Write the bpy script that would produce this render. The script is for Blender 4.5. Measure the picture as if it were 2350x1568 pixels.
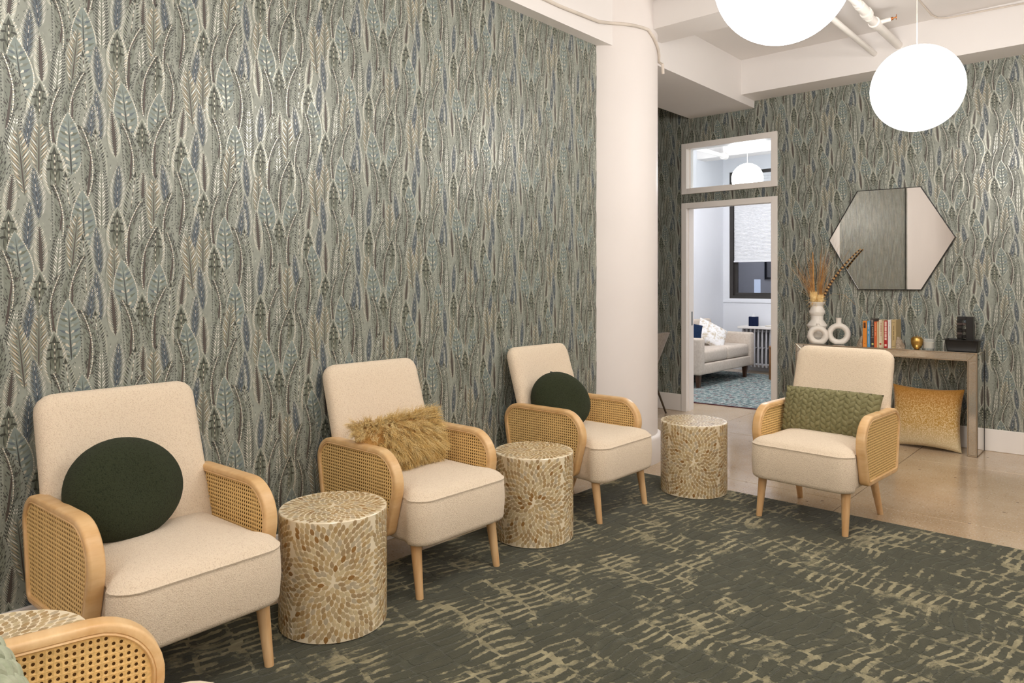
import bpy, bmesh, math, random
import numpy as np
from mathutils import Vector, Matrix, Euler
random.seed(7)
for o in list(bpy.data.objects): bpy.data.objects.remove(o)
SC = bpy.context.scene
COL = SC.collection
R = math.radians

# ------------------------------------------------------------------ camera
cd = bpy.data.cameras.new('camera'); cam = bpy.data.objects.new('camera', cd); COL.objects.link(cam)
cam.location = (0, 0, 1.29); cam.rotation_euler = (R(90), 0, R(41.46))
cd.sensor_width = 36; cd.lens = 36*1657.3/2350; cd.shift_y = -134/2350
cd.clip_start = .05; cd.clip_end = 60
SC.camera = cam
# ------------------------------------------------------------------ world, light levels, exposure
W = bpy.data.worlds.new('world'); SC.world = W; W.use_nodes = True
W.node_tree.nodes['Background'].inputs[0].default_value = (.75, .85, 1, 1)
W.node_tree.nodes['Background'].inputs[1].default_value = .15
SC.view_settings.view_transform = 'Standard'; SC.view_settings.look = 'None'
SC.view_settings.exposure = 0.0; SC.view_settings.gamma = 1.0
try: SC.view_settings.use_curve_mapping = False
except Exception: pass
LAMP = 17.0            # emission of the globe pendants in the lounge
LAMP_COL = (1.0, .955, .915)
OFFICE_LAMP = 72.0
OFFICE_COL = (.965, .965, 1.0)

# ------------------------------------------------------------------ helpers
def srgb(c):
    return tuple((x/255/12.92 if x/255 <= .04045 else ((x/255+.055)/1.055)**2.4) for x in c)

def col4(c): return (*srgb(c), 1)

class NT:
    def __init__(s, name):
        s.m = bpy.data.materials.new(name); s.m.use_nodes = True
        s.t = s.m.node_tree; s.b = s.t.nodes['Principled BSDF']; s.out = s.t.nodes['Material Output']
    def n(s, typ, **kw):
        nd = s.t.nodes.new(typ)
        for k, v in sorted(kw.items(), key=lambda q: not q[0].startswith('_')):
            if k.startswith('_'): setattr(nd, k[1:], v)
            else: s.set(nd, k, v)
        return nd
    def set(s, nd, k, v):
        key = int(k[1:]) if k[0] == 'i' and k[1:].isdigit() else k.replace('__', ' ')
        i = nd.inputs[key]
        if isinstance(v, bpy.types.NodeSocket): s.t.links.new(v, i)
        elif isinstance(v, bpy.types.Node): s.t.links.new(v.outputs[0], i)
        else: i.default_value = v
    def bs(s, **kw):
        for k, v in kw.items(): s.set(s.b, k, v)
    def co(s, scale=(1, 1, 1), rot=(0, 0, 0)):
        tc = s.n('ShaderNodeTexCoord')
        return s.n('ShaderNodeMapping', Vector=tc.outputs['Object'], Scale=scale, Rotation=rot).outputs[0]
    def noise(s, vec, scale, detail=3, rough=.55, out='Fac'):
        return s.n('ShaderNodeTexNoise', Vector=vec, Scale=scale, Detail=detail, Roughness=rough).outputs[out]
    def ramp(s, fac, stops):
        r = s.n('ShaderNodeValToRGB', Fac=fac); e = r.color_ramp.elements
        while len(e) < len(stops): e.new(.5)
        for el, (p, c) in zip(e, stops):
            el.position = p; el.color = c if len(c) == 4 else (*c, 1)
        return r.outputs[0]
    def mix(s, f, a, b, typ='MIX'):
        m = s.n('ShaderNodeMix', _data_type='RGBA', _blend_type=typ)
        s.set(m, 'i0', f); s.set(m, 'i6', a); s.set(m, 'i7', b)
        return m.outputs[2]
    def math(s, op, a, b=0.0):
        m = s.n('ShaderNodeMath', _operation=op); s.set(m, 'i0', a); s.set(m, 'i1', b); return m.outputs[0]
    def bump(s, h, strength=.3, dist=.002):
        b = s.n('ShaderNodeBump', Height=h, Strength=strength, Distance=dist)
        s.set(s.b, 'Normal', b.outputs[0])

def pm(name, c, rough=.5, metal=0., var=.08, vscale=8, bump=0., bscale=150, coat=0., spec=.5, bdist=.002, c2=None):
    m = NT(name); v = m.co()
    f = m.noise(v, vscale, 4)
    a = srgb(c); b = srgb(c2) if c2 else tuple(x*(1-var*2.2) for x in a)
    m.bs(**{'Base__Color': m.ramp(f, [(.3, b), (.68, a)]), 'Roughness': rough, 'Metallic': metal, 'Specular__IOR__Level': spec})
    if coat: m.bs(**{'Coat__Weight': coat, 'Coat__Roughness': .08})
    if bump: m.bump(m.noise(v, bscale, 3), bump, bdist)
    return m.m

def emis(name, c, s, tex=None):
    m = NT(name)
    e = m.n('ShaderNodeEmission', Strength=s)
    if tex:
        f = m.noise(m.co((1, 1, 1)), tex, 8, .7)
        m.set(e, 'Color', m.ramp(f, [(.30, tuple(x*.9 for x in c)), (.5, c)]))
    else: e.inputs[0].default_value = (*c, 1)
    m.t.links.new(e.outputs[0], m.out.inputs[0]); return m.m

class MB:
    """collects geometry; build() links it as ONE mesh object"""
    def __init__(s): s.v = []; s.f = []; s.mi = []
    def add(s, vs, fs, mi=0, M=None):
        o = len(s.v)
        if M is not None: vs = [M @ Vector(p) for p in vs]
        s.v += [tuple(p) for p in vs]; s.f += [tuple(i+o for i in f) for f in fs]; s.mi += [mi]*len(fs)
        return s
    def box(s, lo, hi, bev=0., mi=0, M=None, seg=2):
        bm = bmesh.new(); bmesh.ops.create_cube(bm, size=1)
        c = [(a+b)/2 for a, b in zip(lo, hi)]; d = [abs(b-a) for a, b in zip(lo, hi)]
        for v in bm.verts: v.co = Vector([c[i]+v.co[i]*d[i] for i in range(3)])
        if bev: bmesh.ops.bevel(bm, geom=list(bm.edges), offset=bev, segments=seg, affect='EDGES', profile=.5)
        bm.verts.index_update()
        s.add([v.co.copy() for v in bm.verts], [[v.index for v in f.verts] for f in bm.faces], mi, M); bm.free(); return s
    def loft(s, rings, cap=(True, True), mi=0, M=None, closed=True):
        n = len(rings[0]); vs = [p for r in rings for p in r]; fs = []
        for k in range(len(rings)-1):
            for i in range(n if closed else n-1):
                j = (i+1) % n
                fs.append((k*n+i, k*n+j, (k+1)*n+j, (k+1)*n+i))
        if cap[0]: fs.append(tuple(range(n-1, -1, -1)))
        if cap[1]: fs.append(tuple((len(rings)-1)*n+i for i in range(n)))
        return s.add(vs, fs, mi, M)
    def lathe(s, prof, n=32, mi=0, M=None, cap=(True, True), sy=1.0):
        return s.loft([[(r*math.cos(2*math.pi*i/n), sy*r*math.sin(2*math.pi*i/n), z) for i in range(n)] for r, z in prof], cap, mi, M)
    def tube(s, pts, r, n=8, mi=0, M=None, cap=True):
        P = [Vector(p) for p in pts]; rings = []
        T = [(P[min(i+1, len(P)-1)]-P[max(i-1, 0)]).normalized() for i in range(len(P))]
        u = T[0].orthogonal().normalized()
        for i, p in enumerate(P):
            u = (u-T[i]*u.dot(T[i]))
            u = u.normalized() if u.length > 1e-6 else T[i].orthogonal().normalized()
            w = T[i].cross(u); rr = r[i] if isinstance(r, (list, tuple)) else r
            rings.append([p+(u*math.cos(2*math.pi*k/n)+w*math.sin(2*math.pi*k/n))*rr for k in range(n)])
        return s.loft(rings, (cap, cap), mi, M)
    def sphere(s, c, rad, nu=24, nv=14, mi=0, M=None):
        rx, ry, rz = rad if isinstance(rad, (tuple, list)) else (rad,)*3
        rings = []
        for j in range(1, nv):
            t = math.pi*j/nv
            rings.append([(c[0]+rx*math.sin(t)*math.cos(2*math.pi*i/nu), c[1]+ry*math.sin(t)*math.sin(2*math.pi*i/nu), c[2]-rz*math.cos(t)) for i in range(nu)])
        return s.loft(rings, (True, True), mi, M)
    def grid(s, fn, nu, nv, mi=0, M=None):
        vs = [fn(i/nu, j/nv) for j in range(nv+1) for i in range(nu+1)]
        fs = [(j*(nu+1)+i, j*(nu+1)+i+1, (j+1)*(nu+1)+i+1, (j+1)*(nu+1)+i) for j in range(nv) for i in range(nu)]
        return s.add(vs, fs, mi, M)
    def mesh(s, name, mats, smooth=True, angle=40):
        me = bpy.data.meshes.new(name); me.from_pydata(s.v, [], s.f)
        for m in (mats if isinstance(mats, (list, tuple)) else [mats]): me.materials.append(m)
        me.polygons.foreach_set('material_index', s.mi)
        if smooth:
            me.polygons.foreach_set('use_smooth', [True]*len(s.f))
            try: me.set_sharp_from_angle(angle=R(angle))
            except Exception: pass
        me.update(); return me
    def build(s, name, mats, parent=None, smooth=True, angle=40):
        return link(name, s.mesh(name, mats, smooth, angle), parent)

def link(name, data, parent=None):
    o = bpy.data.objects.new(name, data); COL.objects.link(o)
    if parent: o.parent = parent
    return o
def tag(o, label, cat=None, group=None, kind=None):
    if label: o['label'] = label
    if cat: o['category'] = cat
    if group: o['group'] = group
    if kind: o['kind'] = kind
    return o
def thing(name, label, cat, loc=(0, 0, 0), rz=0., group=None):
    o = bpy.data.objects.new(name, None); COL.objects.link(o); o.empty_display_size = .1
    o.location = loc; o.rotation_euler = (0, 0, rz); return tag(o, label, cat, group)
def struct(o): o['kind'] = 'structure'; return o
def copy_tree(o, parent=None):
    c = o.copy(); COL.objects.link(c)
    if parent: c.parent = parent
    for ch in list(o.children): copy_tree(ch, c)
    return c
def rpoly(corners, n=8):
    """2-D polygon with rounded corners: corners = [(x, y, r)]"""
    out = []; N = len(corners)
    for i in range(N):
        p = Vector(corners[i][:2]); a = Vector(corners[i-1][:2]); b = Vector(corners[(i+1) % N][:2]); r = corners[i][2]
        u = (a-p).normalized(); v = (b-p).normalized(); th = u.angle(v)
        d = min(r/math.tan(th/2), .49*(a-p).length, .49*(b-p).length) if r else 0
        if d < 1e-5: out.append(tuple(p)); continue
        A = p+u*d; B = p+v*d
        cdir = (u+v).normalized(); rr = d*math.tan(th/2); C = p+cdir*(rr/math.sin(th/2))
        a0 = math.atan2(*(A-C).yx); a1 = math.atan2(*(B-C).yx)
        da = (a1-a0+math.pi) % (2*math.pi)-math.pi
        for k in range(n+1):
            t = a0+da*k/n; out.append((C.x+rr*math.cos(t), C.y+rr*math.sin(t)))
    return out
def resample(poly, n):
    P = [Vector(p) for p in poly]; L = [0]
    for i in range(len(P)): L.append(L[-1]+(P[(i+1) % len(P)]-P[i]).length)
    out = []; k = 0
    for j in range(n):
        t = L[-1]*j/n
        while L[k+1] < t: k += 1
        out.append(P[k].lerp(P[(k+1) % len(P)], (t-L[k])/max(1e-9, L[k+1]-L[k])))
    return out
def normals2(P):
    n = len(P); out = []
    area = sum(P[i].x*P[(i+1) % n].y-P[(i+1) % n].x*P[i].y for i in range(n)); sg = 1 if area > 0 else -1
    for i in range(n):
        t = (P[(i+1) % n]-P[i-1]).normalized(); out.append(Vector((-t.y, t.x))*sg)   # inward
    return out

# ------------------------------------------------------------------ materials
WHITE = pm('white_paint', (236, 230, 226), .55, var=.015, vscale=1.5)
CEIL = pm('ceiling_paint', (239, 235, 232), .7, var=.015, vscale=1.2, bump=.05, bscale=30)
TRIMW = pm('trim_paint', (243, 238, 232), .32, var=.012, vscale=2)
OFFW = pm('office_paint', (232, 234, 238), .55, var=.01, vscale=1.5)
DARKF = pm('bronze_frame', (58, 54, 50), .45, var=.1, vscale=10)
BLACK = pm('black_plastic', (26, 24, 22), .4, var=.1, vscale=14)
def floor_mat():
    m = NT('polished_concrete'); v = m.co()
    big = m.noise(v, 1.6, 5, .6); fine = m.noise(v, 90, 3, .7); mid = m.noise(v, 14, 4, .6)
    c = m.ramp(big, [(.3, srgb((182, 154, 120))), (.5, srgb((202, 177, 146))), (.7, srgb((212, 191, 164)))])
    c = m.mix(m.math('MULTIPLY', mid, .5), c, col4((166, 146, 118)))
    c = m.mix(m.ramp(fine, [(.56, (0, 0, 0)), (.64, (.75,)*3)]), c, col4((216, 206, 190)))
    vo = m.n('ShaderNodeTexVoronoi', Vector=v, Scale=55., Randomness=1.)
    chip = m.math('MULTIPLY', m.math('LESS_THAN', vo.outputs['Distance'], .22), m.math('GREATER_THAN', m.n('ShaderNodeSeparateColor', Color=vo.outputs['Color']).outputs[0], .72))
    c = m.mix(m.math('MULTIPLY', chip, .55), c, col4((120, 92, 66)))
    vo2 = m.n('ShaderNodeTexVoronoi', Vector=v, Scale=11., Randomness=1.)
    pit = m.math('MULTIPLY', m.math('LESS_THAN', vo2.outputs['Distance'], .10), m.math('GREATER_THAN', m.n('ShaderNodeSeparateColor', Color=vo2.outputs['Color']).outputs[1], .6))
    c = m.mix(m.math('MULTIPLY', pit, .7), c, col4((92, 66, 48)))
    m.bs(**{'Base__Color': c, 'Roughness': m.ramp(mid, [(.3, (.07,)*3), (.7, (.19,)*3)]), 'Specular__IOR__Level': .55})
    return m.m
FLOOR = floor_mat()
JOINT = pm('floor_joint', (84, 70, 56), .8)
def wood_mat(name, a, b, sc=(14, 14, 1.5), rough=.38):
    m = NT(name); oi = m.n('ShaderNodeObjectInfo')
    v = m.co(sc); off = m.n('ShaderNodeVectorMath', _operation='ADD'); m.set(off, 'i0', v)
    cx = m.n('ShaderNodeCombineXYZ', X=m.math('MULTIPLY', oi.outputs['Random'], 60.), Y=m.math('MULTIPLY', oi.outputs['Random'], 23.)); m.set(off, 'i1', cx)
    f = m.noise(off.outputs[0], 2.2, 6, .6)
    f2 = m.noise(off.outputs[0], 14, 3, .6)
    c = m.ramp(f, [(.28, srgb(a)), (.7, srgb(b))])
    c = m.mix(m.math('MULTIPLY', f2, .22), c, (*srgb(tuple(x*.72 for x in a)), 1))
    c = m.mix(m.math('MULTIPLY', oi.outputs['Random'], .35), c, (*srgb(a), 1))
    m.bs(**{'Base__Color': c, 'Roughness': rough}); return m.m
WOOD = wood_mat('birch_wood', (216, 170, 112), (238, 204, 154), (2.2, 9, 9))
LEGW = wood_mat('birch_leg', (206, 158, 104), (232, 200, 154), (16, 16, 1.3))
DKWOOD = wood_mat('walnut_leg', (66, 40, 24), (92, 60, 38), (14, 14, 2))
CANEM = pm('cane_weave', (246, 206, 136), .5, var=.12, vscale=120, bump=.25, bscale=420, bdist=.001)
CANEB = pm('cane_backing', (140, 98, 50), .9, var=.05)
def boucle(name, a, b, scale=420, strength=.55, dist=.004, rough=.95, sheen=.25):
    m = NT(name); v = m.co()
    vo = m.n('ShaderNodeTexVoronoi', Vector=v, Scale=float(scale), _feature='SMOOTH_F1')
    no = m.noise(v, scale*.9, 4, .7); n2 = m.noise(v, scale*.35, 3, .6)
    h = m.math('ADD', m.math('MULTIPLY', vo.outputs['Distance'], -.5), m.math('ADD', m.math('MULTIPLY', no, .9), m.math('MULTIPLY', n2, .4)))
    c = m.ramp(h, [(.18, srgb(b)), (.46, srgb(a))])
    m.bs(**{'Base__Color': c, 'Roughness': rough, 'Sheen__Weight': sheen, 'Sheen__Roughness': .6, 'Specular__IOR__Level': .12})
    m.bump(h, strength, dist); return m.m
CREAM = boucle('cream_boucle', (240, 222, 196), (218, 196, 167), 310, .75, .004)
GREENB = boucle('green_boucle', (54, 60, 41), (33, 38, 25), 300, .8, .005, sheen=.04)
MIRROR = pm('mirror_glass', (222, 220, 216), .015, 1., var=.0)
def antique():
    m = NT('antique_mirror'); v = m.co()
    f = m.noise(v, 160, 4, .7)
    c = m.ramp(f, [(.36, srgb((160, 146, 124))), (.50, srgb((222, 214, 200)))])
    m.bs(**{'Base__Color': c, 'Metallic': .68, 'Roughness': m.ramp(f, [(.36, (.32,)*3), (.52, (.06,)*3)])}); return m.m
ANTIQ = antique()
CHAMP = pm('champagne_edge', (206, 192, 172), .3, .9, var=.05)
CERAM = pm('white_ceramic', (240, 234, 224), .5, var=.015, bump=.08, bscale=180)
GOLD = pm('gold_metal', (214, 172, 96), .33, 1., var=.12, vscale=30)
# ------------------------------------------------------------------ wallpaper print (drawn leaf by leaf)
XW, YW, ZC = -2.875, 6.596, 3.317
PAL = [(152, 157, 146), (176, 179, 166), (64, 67, 58), (72, 75, 72), (104, 115, 121), (136, 148, 142),
       (212, 206, 188), (176, 160, 132), (226, 225, 216), (86, 78, 72), (108, 113, 98), (70, 82, 92), (130, 136, 124)]
def paper_mats():
    out = []
    for i, c in enumerate(PAL):
        m = NT('wallpaper_ink'); f = m.noise(m.co(), 35, 3)
        a = srgb(c); m.bs(**{'Base__Color': m.ramp(f, [(.3, tuple(x*.86 for x in a)), (.7, a)]),
              'Roughness': .42 if i not in (6, 8) else .34, 'Metallic': .35 if i in (6, 8, 1) else .05, 'Specular__IOR__Level': .5})
        out.append(m.m)
    return out
PAPER = paper_mats()
rg = random.Random(11)
def prof(t, k=.75):     # leaf half width, pointed tip
    return max(0., math.sin(math.pi*min(1, max(0, t))**k))**.85
def feather(kind):
    """polygons [(points, ink, level)] of one motif; base at 0, tip at y = L"""
    P = []
    def stroke(x0, y0, x1, y1, w, ink, lv):
        dx, dy = x1-x0, y1-y0; l = math.hypot(dx, dy) or 1e-6; nx, ny = -dy/l*w/2, dx/l*w/2
        mx, my = x0+dx*.45, y0+dy*.45
        P.append(([(x0, y0), (mx+nx, my+ny), (x1, y1), (mx-nx, my-ny)], ink, lv))
    def blade(L, Wd, ink, lv, k=.75, y0=0., n=9, asym=(1, 1)):
        l = [(-Wd/2*asym[0]*prof(i/n, k), y0+(L-y0)*i/n) for i in range(n+1)]
        r = [(Wd/2*asym[1]*prof(i/n, k), y0+(L-y0)*i/n) for i in range(n-1, 0, -1)]
        P.append((l+r, ink, lv))
    def dots(L, n, w, inks, lv, y0=.1, y1=.93):
        for i in range(n):
            a = L*(y0+(y1-y0)*i/n); h = L*(y1-y0)/n*.72
            P.append(([(-w/2, a), (w/2, a), (w/2, a+h), (-w/2, a+h)], inks[i % len(inks)], lv))
    def barbs(L, Wd, n, inks, lv, w=.0026, ang=.75, i0=0., i1=1., y0=.08, y1=.95, k=.75, out=0.):
        for i in range(n):
            t = y0+(y1-y0)*i/n; hw = Wd/2*prof(t, k)
            for sg in (-1, 1):
                a, b = hw*i0, hw*i1
                stroke(sg*a, L*t-(0), sg*(b+out), L*t+(b-a)/math.tan(ang)+out, w*rg.uniform(.8, 1.25), inks[(i+(sg > 0)) % len(inks)], lv)
    if kind == 'A':
        L, Wd = .205, .082
        blade(L, Wd, 1, 0, .8); blade(L*.97, Wd*.74, 12, 1, .8, .004)
        barbs(L, Wd, 15, (6, 8), 2, .0034, .62, .62, .98, .10, .93, .8)
        for y0, h, w in ((.045, .066, .021), (.085, .056, .019), (.122, .042, .014)):
            for s in (-1, 1):
                body = [(s*.0015, y0), (s*w*.45, y0+h*.12), (s*w*.66, y0+h*.5), (s*w*.72, y0+h*.86), (s*w*.45, y0+h*.93), (s*.0022, y0+h*.80)]
                P.append((body if s > 0 else body[::-1], 10, 3))
                cap = [(s*.0022, y0+h*.80), (s*w*.38, y0+h*.93), (s*w*.70, y0+h*.90), (s*w*1.0, y0+h*.86), (s*w*1.32, y0+h*.94), (s*w*.85, y0+h*1.03), (s*w*.35, y0+h*1.0)]
                P.append((cap if s > 0 else cap[::-1], 2, 4))
                stroke(s*w*.66, y0+h*.22, s*w*.74, y0+h*.98, .0036, 2, 4); stroke(s*w*.32, y0+h*.15, s*w*.30, y0+h*.9, .003, 12, 4)
        P.append(([(0, .150), (.007, .166), (0, .188), (-.007, .166)], 2, 4))
        dots(L, 15, .0036, (6, 9), 5, .04, .80)
    elif kind == 'B':
        L, Wd = .20, .060
        blade(L, Wd, 0, 0, .7); blade(L*.95, Wd*.34, 4, 1, .7, .01)
        barbs(L, Wd, 27, (4, 11, 3), 2, .0030, .60, .05, .72, .05, .93, .7)
        barbs(L, Wd, 25, (8, 1, 8), 3, .0020, .58, .5, 1.08, .07, .93, .7)
        blade(L*.98, .0062, 11, 4, .6); dots(L, 10, .0018, (6, 3, 8), 5, .15, .9)
    elif kind in 'Cc':
        L, Wd = .275, .070; s = 1 if kind == 'C' else -1
        blade(L, Wd*1.05, 0, 0, .85)
        blade(L*.98, Wd*.80, 12, 1, .85, .0, 10, (1.0, .8))
        for i in range(260):
            t = rg.uniform(.08, .92); hw = Wd/2*prof(t, .85); x = rg.triangular(-1, 1, .15)*hw
            stroke(x, L*t, x+(.005 if x > 0 else -.005), L*t+.011, .0027, rg.choice((2, 2, 3, 3, 3, 9, 0)) if abs(x) < .75*hw else rg.choice((3, 1, 0, 2)), 2)
        for i in range(22):
            t = .08+.86*i/22; hw = Wd/2*prof(t, .85)
            for sd in (-1, 1):
                P.append(([(sd*hw*1.0-.0015, L*t), (sd*hw+.0015, L*t), (sd*hw+.0015, L*t+.004), (sd*hw-.0015, L*t+.004)], 3, 3))
        P.append(([(-.004, .01), (.004, .01), (.0028, L*.6), (0, L*.97), (-.0028, L*.6)], 9, 3))
        dots(L, 30, .0040, (8, 6), 4, .03, .95)
        out = []
        for pts, ink, lv in P: out.append(([(x+s*.062*((y/L)-.35)**2*2.0-s*.012, y) for x, y in pts], ink, lv))
        return out, L
    elif kind == 'D':
        L, Wd = .225, .084
        n = 5; l = []; r = []
        for i in range(n+1):
            t = i/n; w = Wd/2*prof(t*.96+.02, .8); l.append((-w, L*t)); r.append((w, L*t))
        blade(L, Wd*1.06, 1, 0, .8); blade(L*.985, Wd*.94, 5, 1, .8, .002)
        for i in range(9):
            t = .06+.84*i/9; hw = Wd/2*.88*prof(t, .8)
            for s in (-1, 1): stroke(s*.004, L*t, s*hw, L*t+hw*.45+.004, .009, (10, 4, 12)[i % 3], 2)
        for i in range(30):
            t = .04+.93*i/30; hw = Wd/2*.99*prof(t, .8)
            for s in (-1, 1):
                P.append(([(s*hw-.0016, L*t), (s*hw+.0016, L*t), (s*hw+.0016, L*t+.0044), (s*hw-.0016, L*t+.0044)], 8 if i % 2 else 6, 3))
        blade(L*.93, .0052, 3, 3, .5)
        for i in range(7):
            y = L*(.12+.74*i/7); e = .0165*(1-.45*i/7)
            for s in (-1, 1):
                q = [(s*.003, y), (s*(.003+e*.75), y+e*.30), (s*(.003+e*.9), y+e*.85), (s*(.003+e*.45), y+e*.9), (s*.0035, y+e*.25)]
                P.append((q if s > 0 else q[::-1], 6 if i % 2 else 1, 4))
    elif kind == 'E':
        L, Wd = .24, .066
        blade(L, Wd, 1, 0, .75); blade(L*.97, Wd*.8, 0, 1, .75)
        barbs(L, Wd, 17, (2, 3, 10), 2, .0052, .72, .28, .92, .06, .93)
        blade(L*.98, .004, 10, 3, .5); dots(L, 13, .0034, (6, 8, 9), 4, .1, .9)
        P.append(([(0, L*.86), (.005, L*.91), (0, L*.985), (-.005, L*.91)], 2, 4))
    elif kind == 'F':
        L, Wd = .235, .070
        blade(L, Wd, 0, 0, .72); blade(L*.97, Wd*.8, 12, 1, .72)
        barbs(L, Wd, 17, (6, 7, 8, 7), 2, .0046, .62, .12, .92, .04, .92)
        barbs(L, Wd, 14, (10, 9), 3, .0024, .62, .1, .55, .06, .9)
        blade(L*.98, .0042, 9, 4, .5)
    elif kind == 'G':
        L, Wd = .185, .046
        blade(L, Wd, 1, 0, .72); blade(L*.95, Wd*.26, 9, 1, .72)
        barbs(L, Wd, 19, (9, 3), 2, .0030, .6, .0, .7, .05, .93); barbs(L, Wd, 17, (8, 6, 1), 3, .0022, .58, .45, 1.1, .08, .93)
        blade(L*.97, .0042, 9, 4, .5)
    else:
        L, Wd = .25, .056
        blade(L, Wd, 0, 0, .75)
        for i in range(19):
            y = L*(.03+.9*i/19); e = .021*prof(.15+.8*i/19, .75)
            for s in (-1, 1):
                for ink, dx, lv in ((2, .004, 1), (8, 0, 2), (3, .012, 1)):
                    stroke(s*(.001+dx), y+dx*.4, s*(.001+dx+e*.7), y+e*.9+dx*.4, .0050, ink if i % 3 or ink != 8 else 1, lv)
        blade(L*.97, .003, 10, 3, .5)
    return P, L
TW, TH = .576, .66           # repeat of the paper
def make_tile():
    seq = list('ACHBFCDBEGcA' 'FBcDAHCEBFDC' 'CEABGcFDBACH' 'DcGFBAEcHBEG')
    out = []; i = 0
    nc, nr = 12, 4
    for r in range(nr):
        for c in range(nc):
            k = seq[i]; i += 1
            P, L = feather(k)
            x = (c+.5)*TW/nc+rg.uniform(-.006, .006); y = (r+(.5 if c % 2 else 0)+rg.uniform(-.14, .14))*TH/nr
            a = rg.uniform(-.14, .14)*(.4 if k == 'A' else 1); ca, sa = math.cos(a), math.sin(a); dz = rg.uniform(0, .0002); sc = rg.uniform(.92, 1.03)
            polys = [(np.array([(x+sc*(px*ca+py*sa), y+sc*(py*ca-px*sa), .0003+dz+.0021*max(0, min(1, py/L))+lv*.00006) for px, py in pts]), ink) for pts, ink, lv in P]
            for q in range(34):
                gx, gy = x+rg.uniform(-.03, .03), y+rg.uniform(-.02, .2); dx = rg.choice((-1, 1))*.004
                polys.append((np.array([(gx, gy, .00012), (gx+.0012+dx*.4, gy+.004, .00012), (gx+dx, gy+.009, .00012), (gx-.0012+dx*.4, gy+.004, .00012)]), rg.choice((1, 3, 8, 10, 2, 12))))
            allp = np.vstack([p for p, _ in polys])
            out.append((polys, allp.min(0), allp.max(0)))
    return out
TILE = make_tile()
def clip(pts, ax, v, keep_gt):
    out = []; n = len(pts)
    for i in range(n):
        a, b = pts[i], pts[(i+1) % n]
        ia, ib = ((a[ax] >= v), (b[ax] >= v)) if keep_gt else ((a[ax] <= v), (b[ax] <= v))
        if ia: out.append(a)
        if ia != ib:
            t = (v-a[ax])/(b[ax]-a[ax]); out.append(a+(b-a)*t)
    return out
def wallpaper(mb, rects, to3):
    """adds the print inside the (u0, u1, v0, v1) rectangles; to3 maps (u, v, h) to a point"""
    V, F, MI = [], [], []
    for (u0, u1, v0, v1) in rects:
        for i in range(math.floor((u0-.2)/TW), math.ceil((u1+.2)/TW)):
            off_v = (i % 2)*TH/2
            for j in range(math.floor((v0-.4-off_v)/TH), math.ceil((v1+.1-off_v)/TH)):
                d = np.array([i*TW, j*TH+off_v, 0])
                for polys, lo, hi in TILE:
                    l, h = lo+d, hi+d
                    if h[0] < u0 or l[0] > u1 or h[1] < v0 or l[1] > v1: continue
                    inside = l[0] >= u0 and h[0] <= u1 and l[1] >= v0 and h[1] <= v1
                    for p, ink in polys:
                        q = p+d
                        if not inside:
                            q = list(q)
                            for ax, v, g in ((0, u0, True), (0, u1, False), (1, v0, True), (1, v1, False)):
                                q = clip(q, ax, v, g)
                                if len(q) < 3: break
                            if len(q) < 3: continue
                        o = len(V); V.extend(to3(a) for a in q); F.append(tuple(range(o, o+len(q)))); MI.append(ink)
    o = len(mb.v); mb.v += V; mb.f += [tuple(a+o for a in f) for f in F]; mb.mi += MI

# ------------------------------------------------------------------ room shell
def slab(name, lo, hi, mat, **kw):
    return struct(MB().box(lo, hi, **kw).build(name, mat, smooth=False))
XR, YR0 = 3.4, -4.2          # right wall, rear wall
YO = 10.35                   # office back wall
XOL, XOR = -4.86, -1.4       # office side walls
# floor: a base with separately cut slabs on it, joints recessed
fl = struct(MB().box((-6.2, YR0-.2, -.2), (XR+.2, YO+.2, -.006)).build('floor', JOINT, smooth=False))
xs = [-6.2, -4.575, -2.96, -1.345, .27, 1.885, XR+.2]; ys = [YR0-.2, -2.485, -1.085, .315, 1.715, 3.115, 4.517, 5.917, 7.32, 8.72, YO+.2]
for i in range(len(xs)-1):
    for j in range(len(ys)-1):
        g = .0022
        MB().box((xs[i]+g, ys[j]+g, -.03), (xs[i+1]-g, ys[j+1]-g, 0), bev=.002, seg=1).build('floor_slab', FLOOR, fl, smooth=False)
# left wall with paper up to the column, white beyond the camera
YE = .46
mb = MB(); mb.box((XW-.13, YE, 0), (XW, 4.4, ZC), mi=0)
wallpaper(mb, [(YE, 4.4, .188, 2.94)], lambda a: (XW+a[2], a[0], a[1]))
struct(mb.build('wall_left', PAPER, smooth=False))
slab('wall_left_rear', (XW-.13, YR0, 0), (XW, YE, ZC), WHITE)
slab('trim_1', (XW, .575, .19), (XW+.012, .60, 2.92), BLACK)
# back wall: built round the door and the window above it
DX0, DX1, DZ = -3.537, -2.566, 2.092       # casing outside
TZ0, TZ1 = 2.181, 2.688
CW = .056; WT = .15
ox0, ox1 = DX0+CW*.5, DX1-CW*.5
mb = MB()
XN = -6.0
for lo, hi in (((XN, YW, 0), (ox0, YW+WT, ZC)), ((ox1, YW, 0), (XR, YW+WT, ZC)), ((ox0, YW, DZ-.03), (ox1, YW+WT, TZ0+.03)), ((ox0, YW, TZ1-.03), (ox1, YW+WT, ZC))):
    mb.box(lo, hi, mi=0)
wallpaper(mb, [(-4.6, ox0, .17, 3.25), (ox0, ox1, DZ-.02, TZ0+.02), (ox0, ox1, TZ1-.02, 3.05), (ox1, .9, .17, 3.05)], lambda a: (a[0], YW-a[2], a[1]))
struct(mb.build('wall_back', PAPER, smooth=False))
slab('wall_right', (XR, YR0, 0), (XR+.12, YW, ZC), WHITE)
slab('wall_front', (XW, YR0-.12, 0), (XR, YR0, ZC), WHITE)
# nook behind the column
slab('wall_nook_left', (XN-.1, 3.6, 0), (XN, YW, ZC), WHITE)
slab('wall_nook_front', (XN, 3.5, 0), (XW-.13, 3.6, ZC), WHITE)
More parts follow.
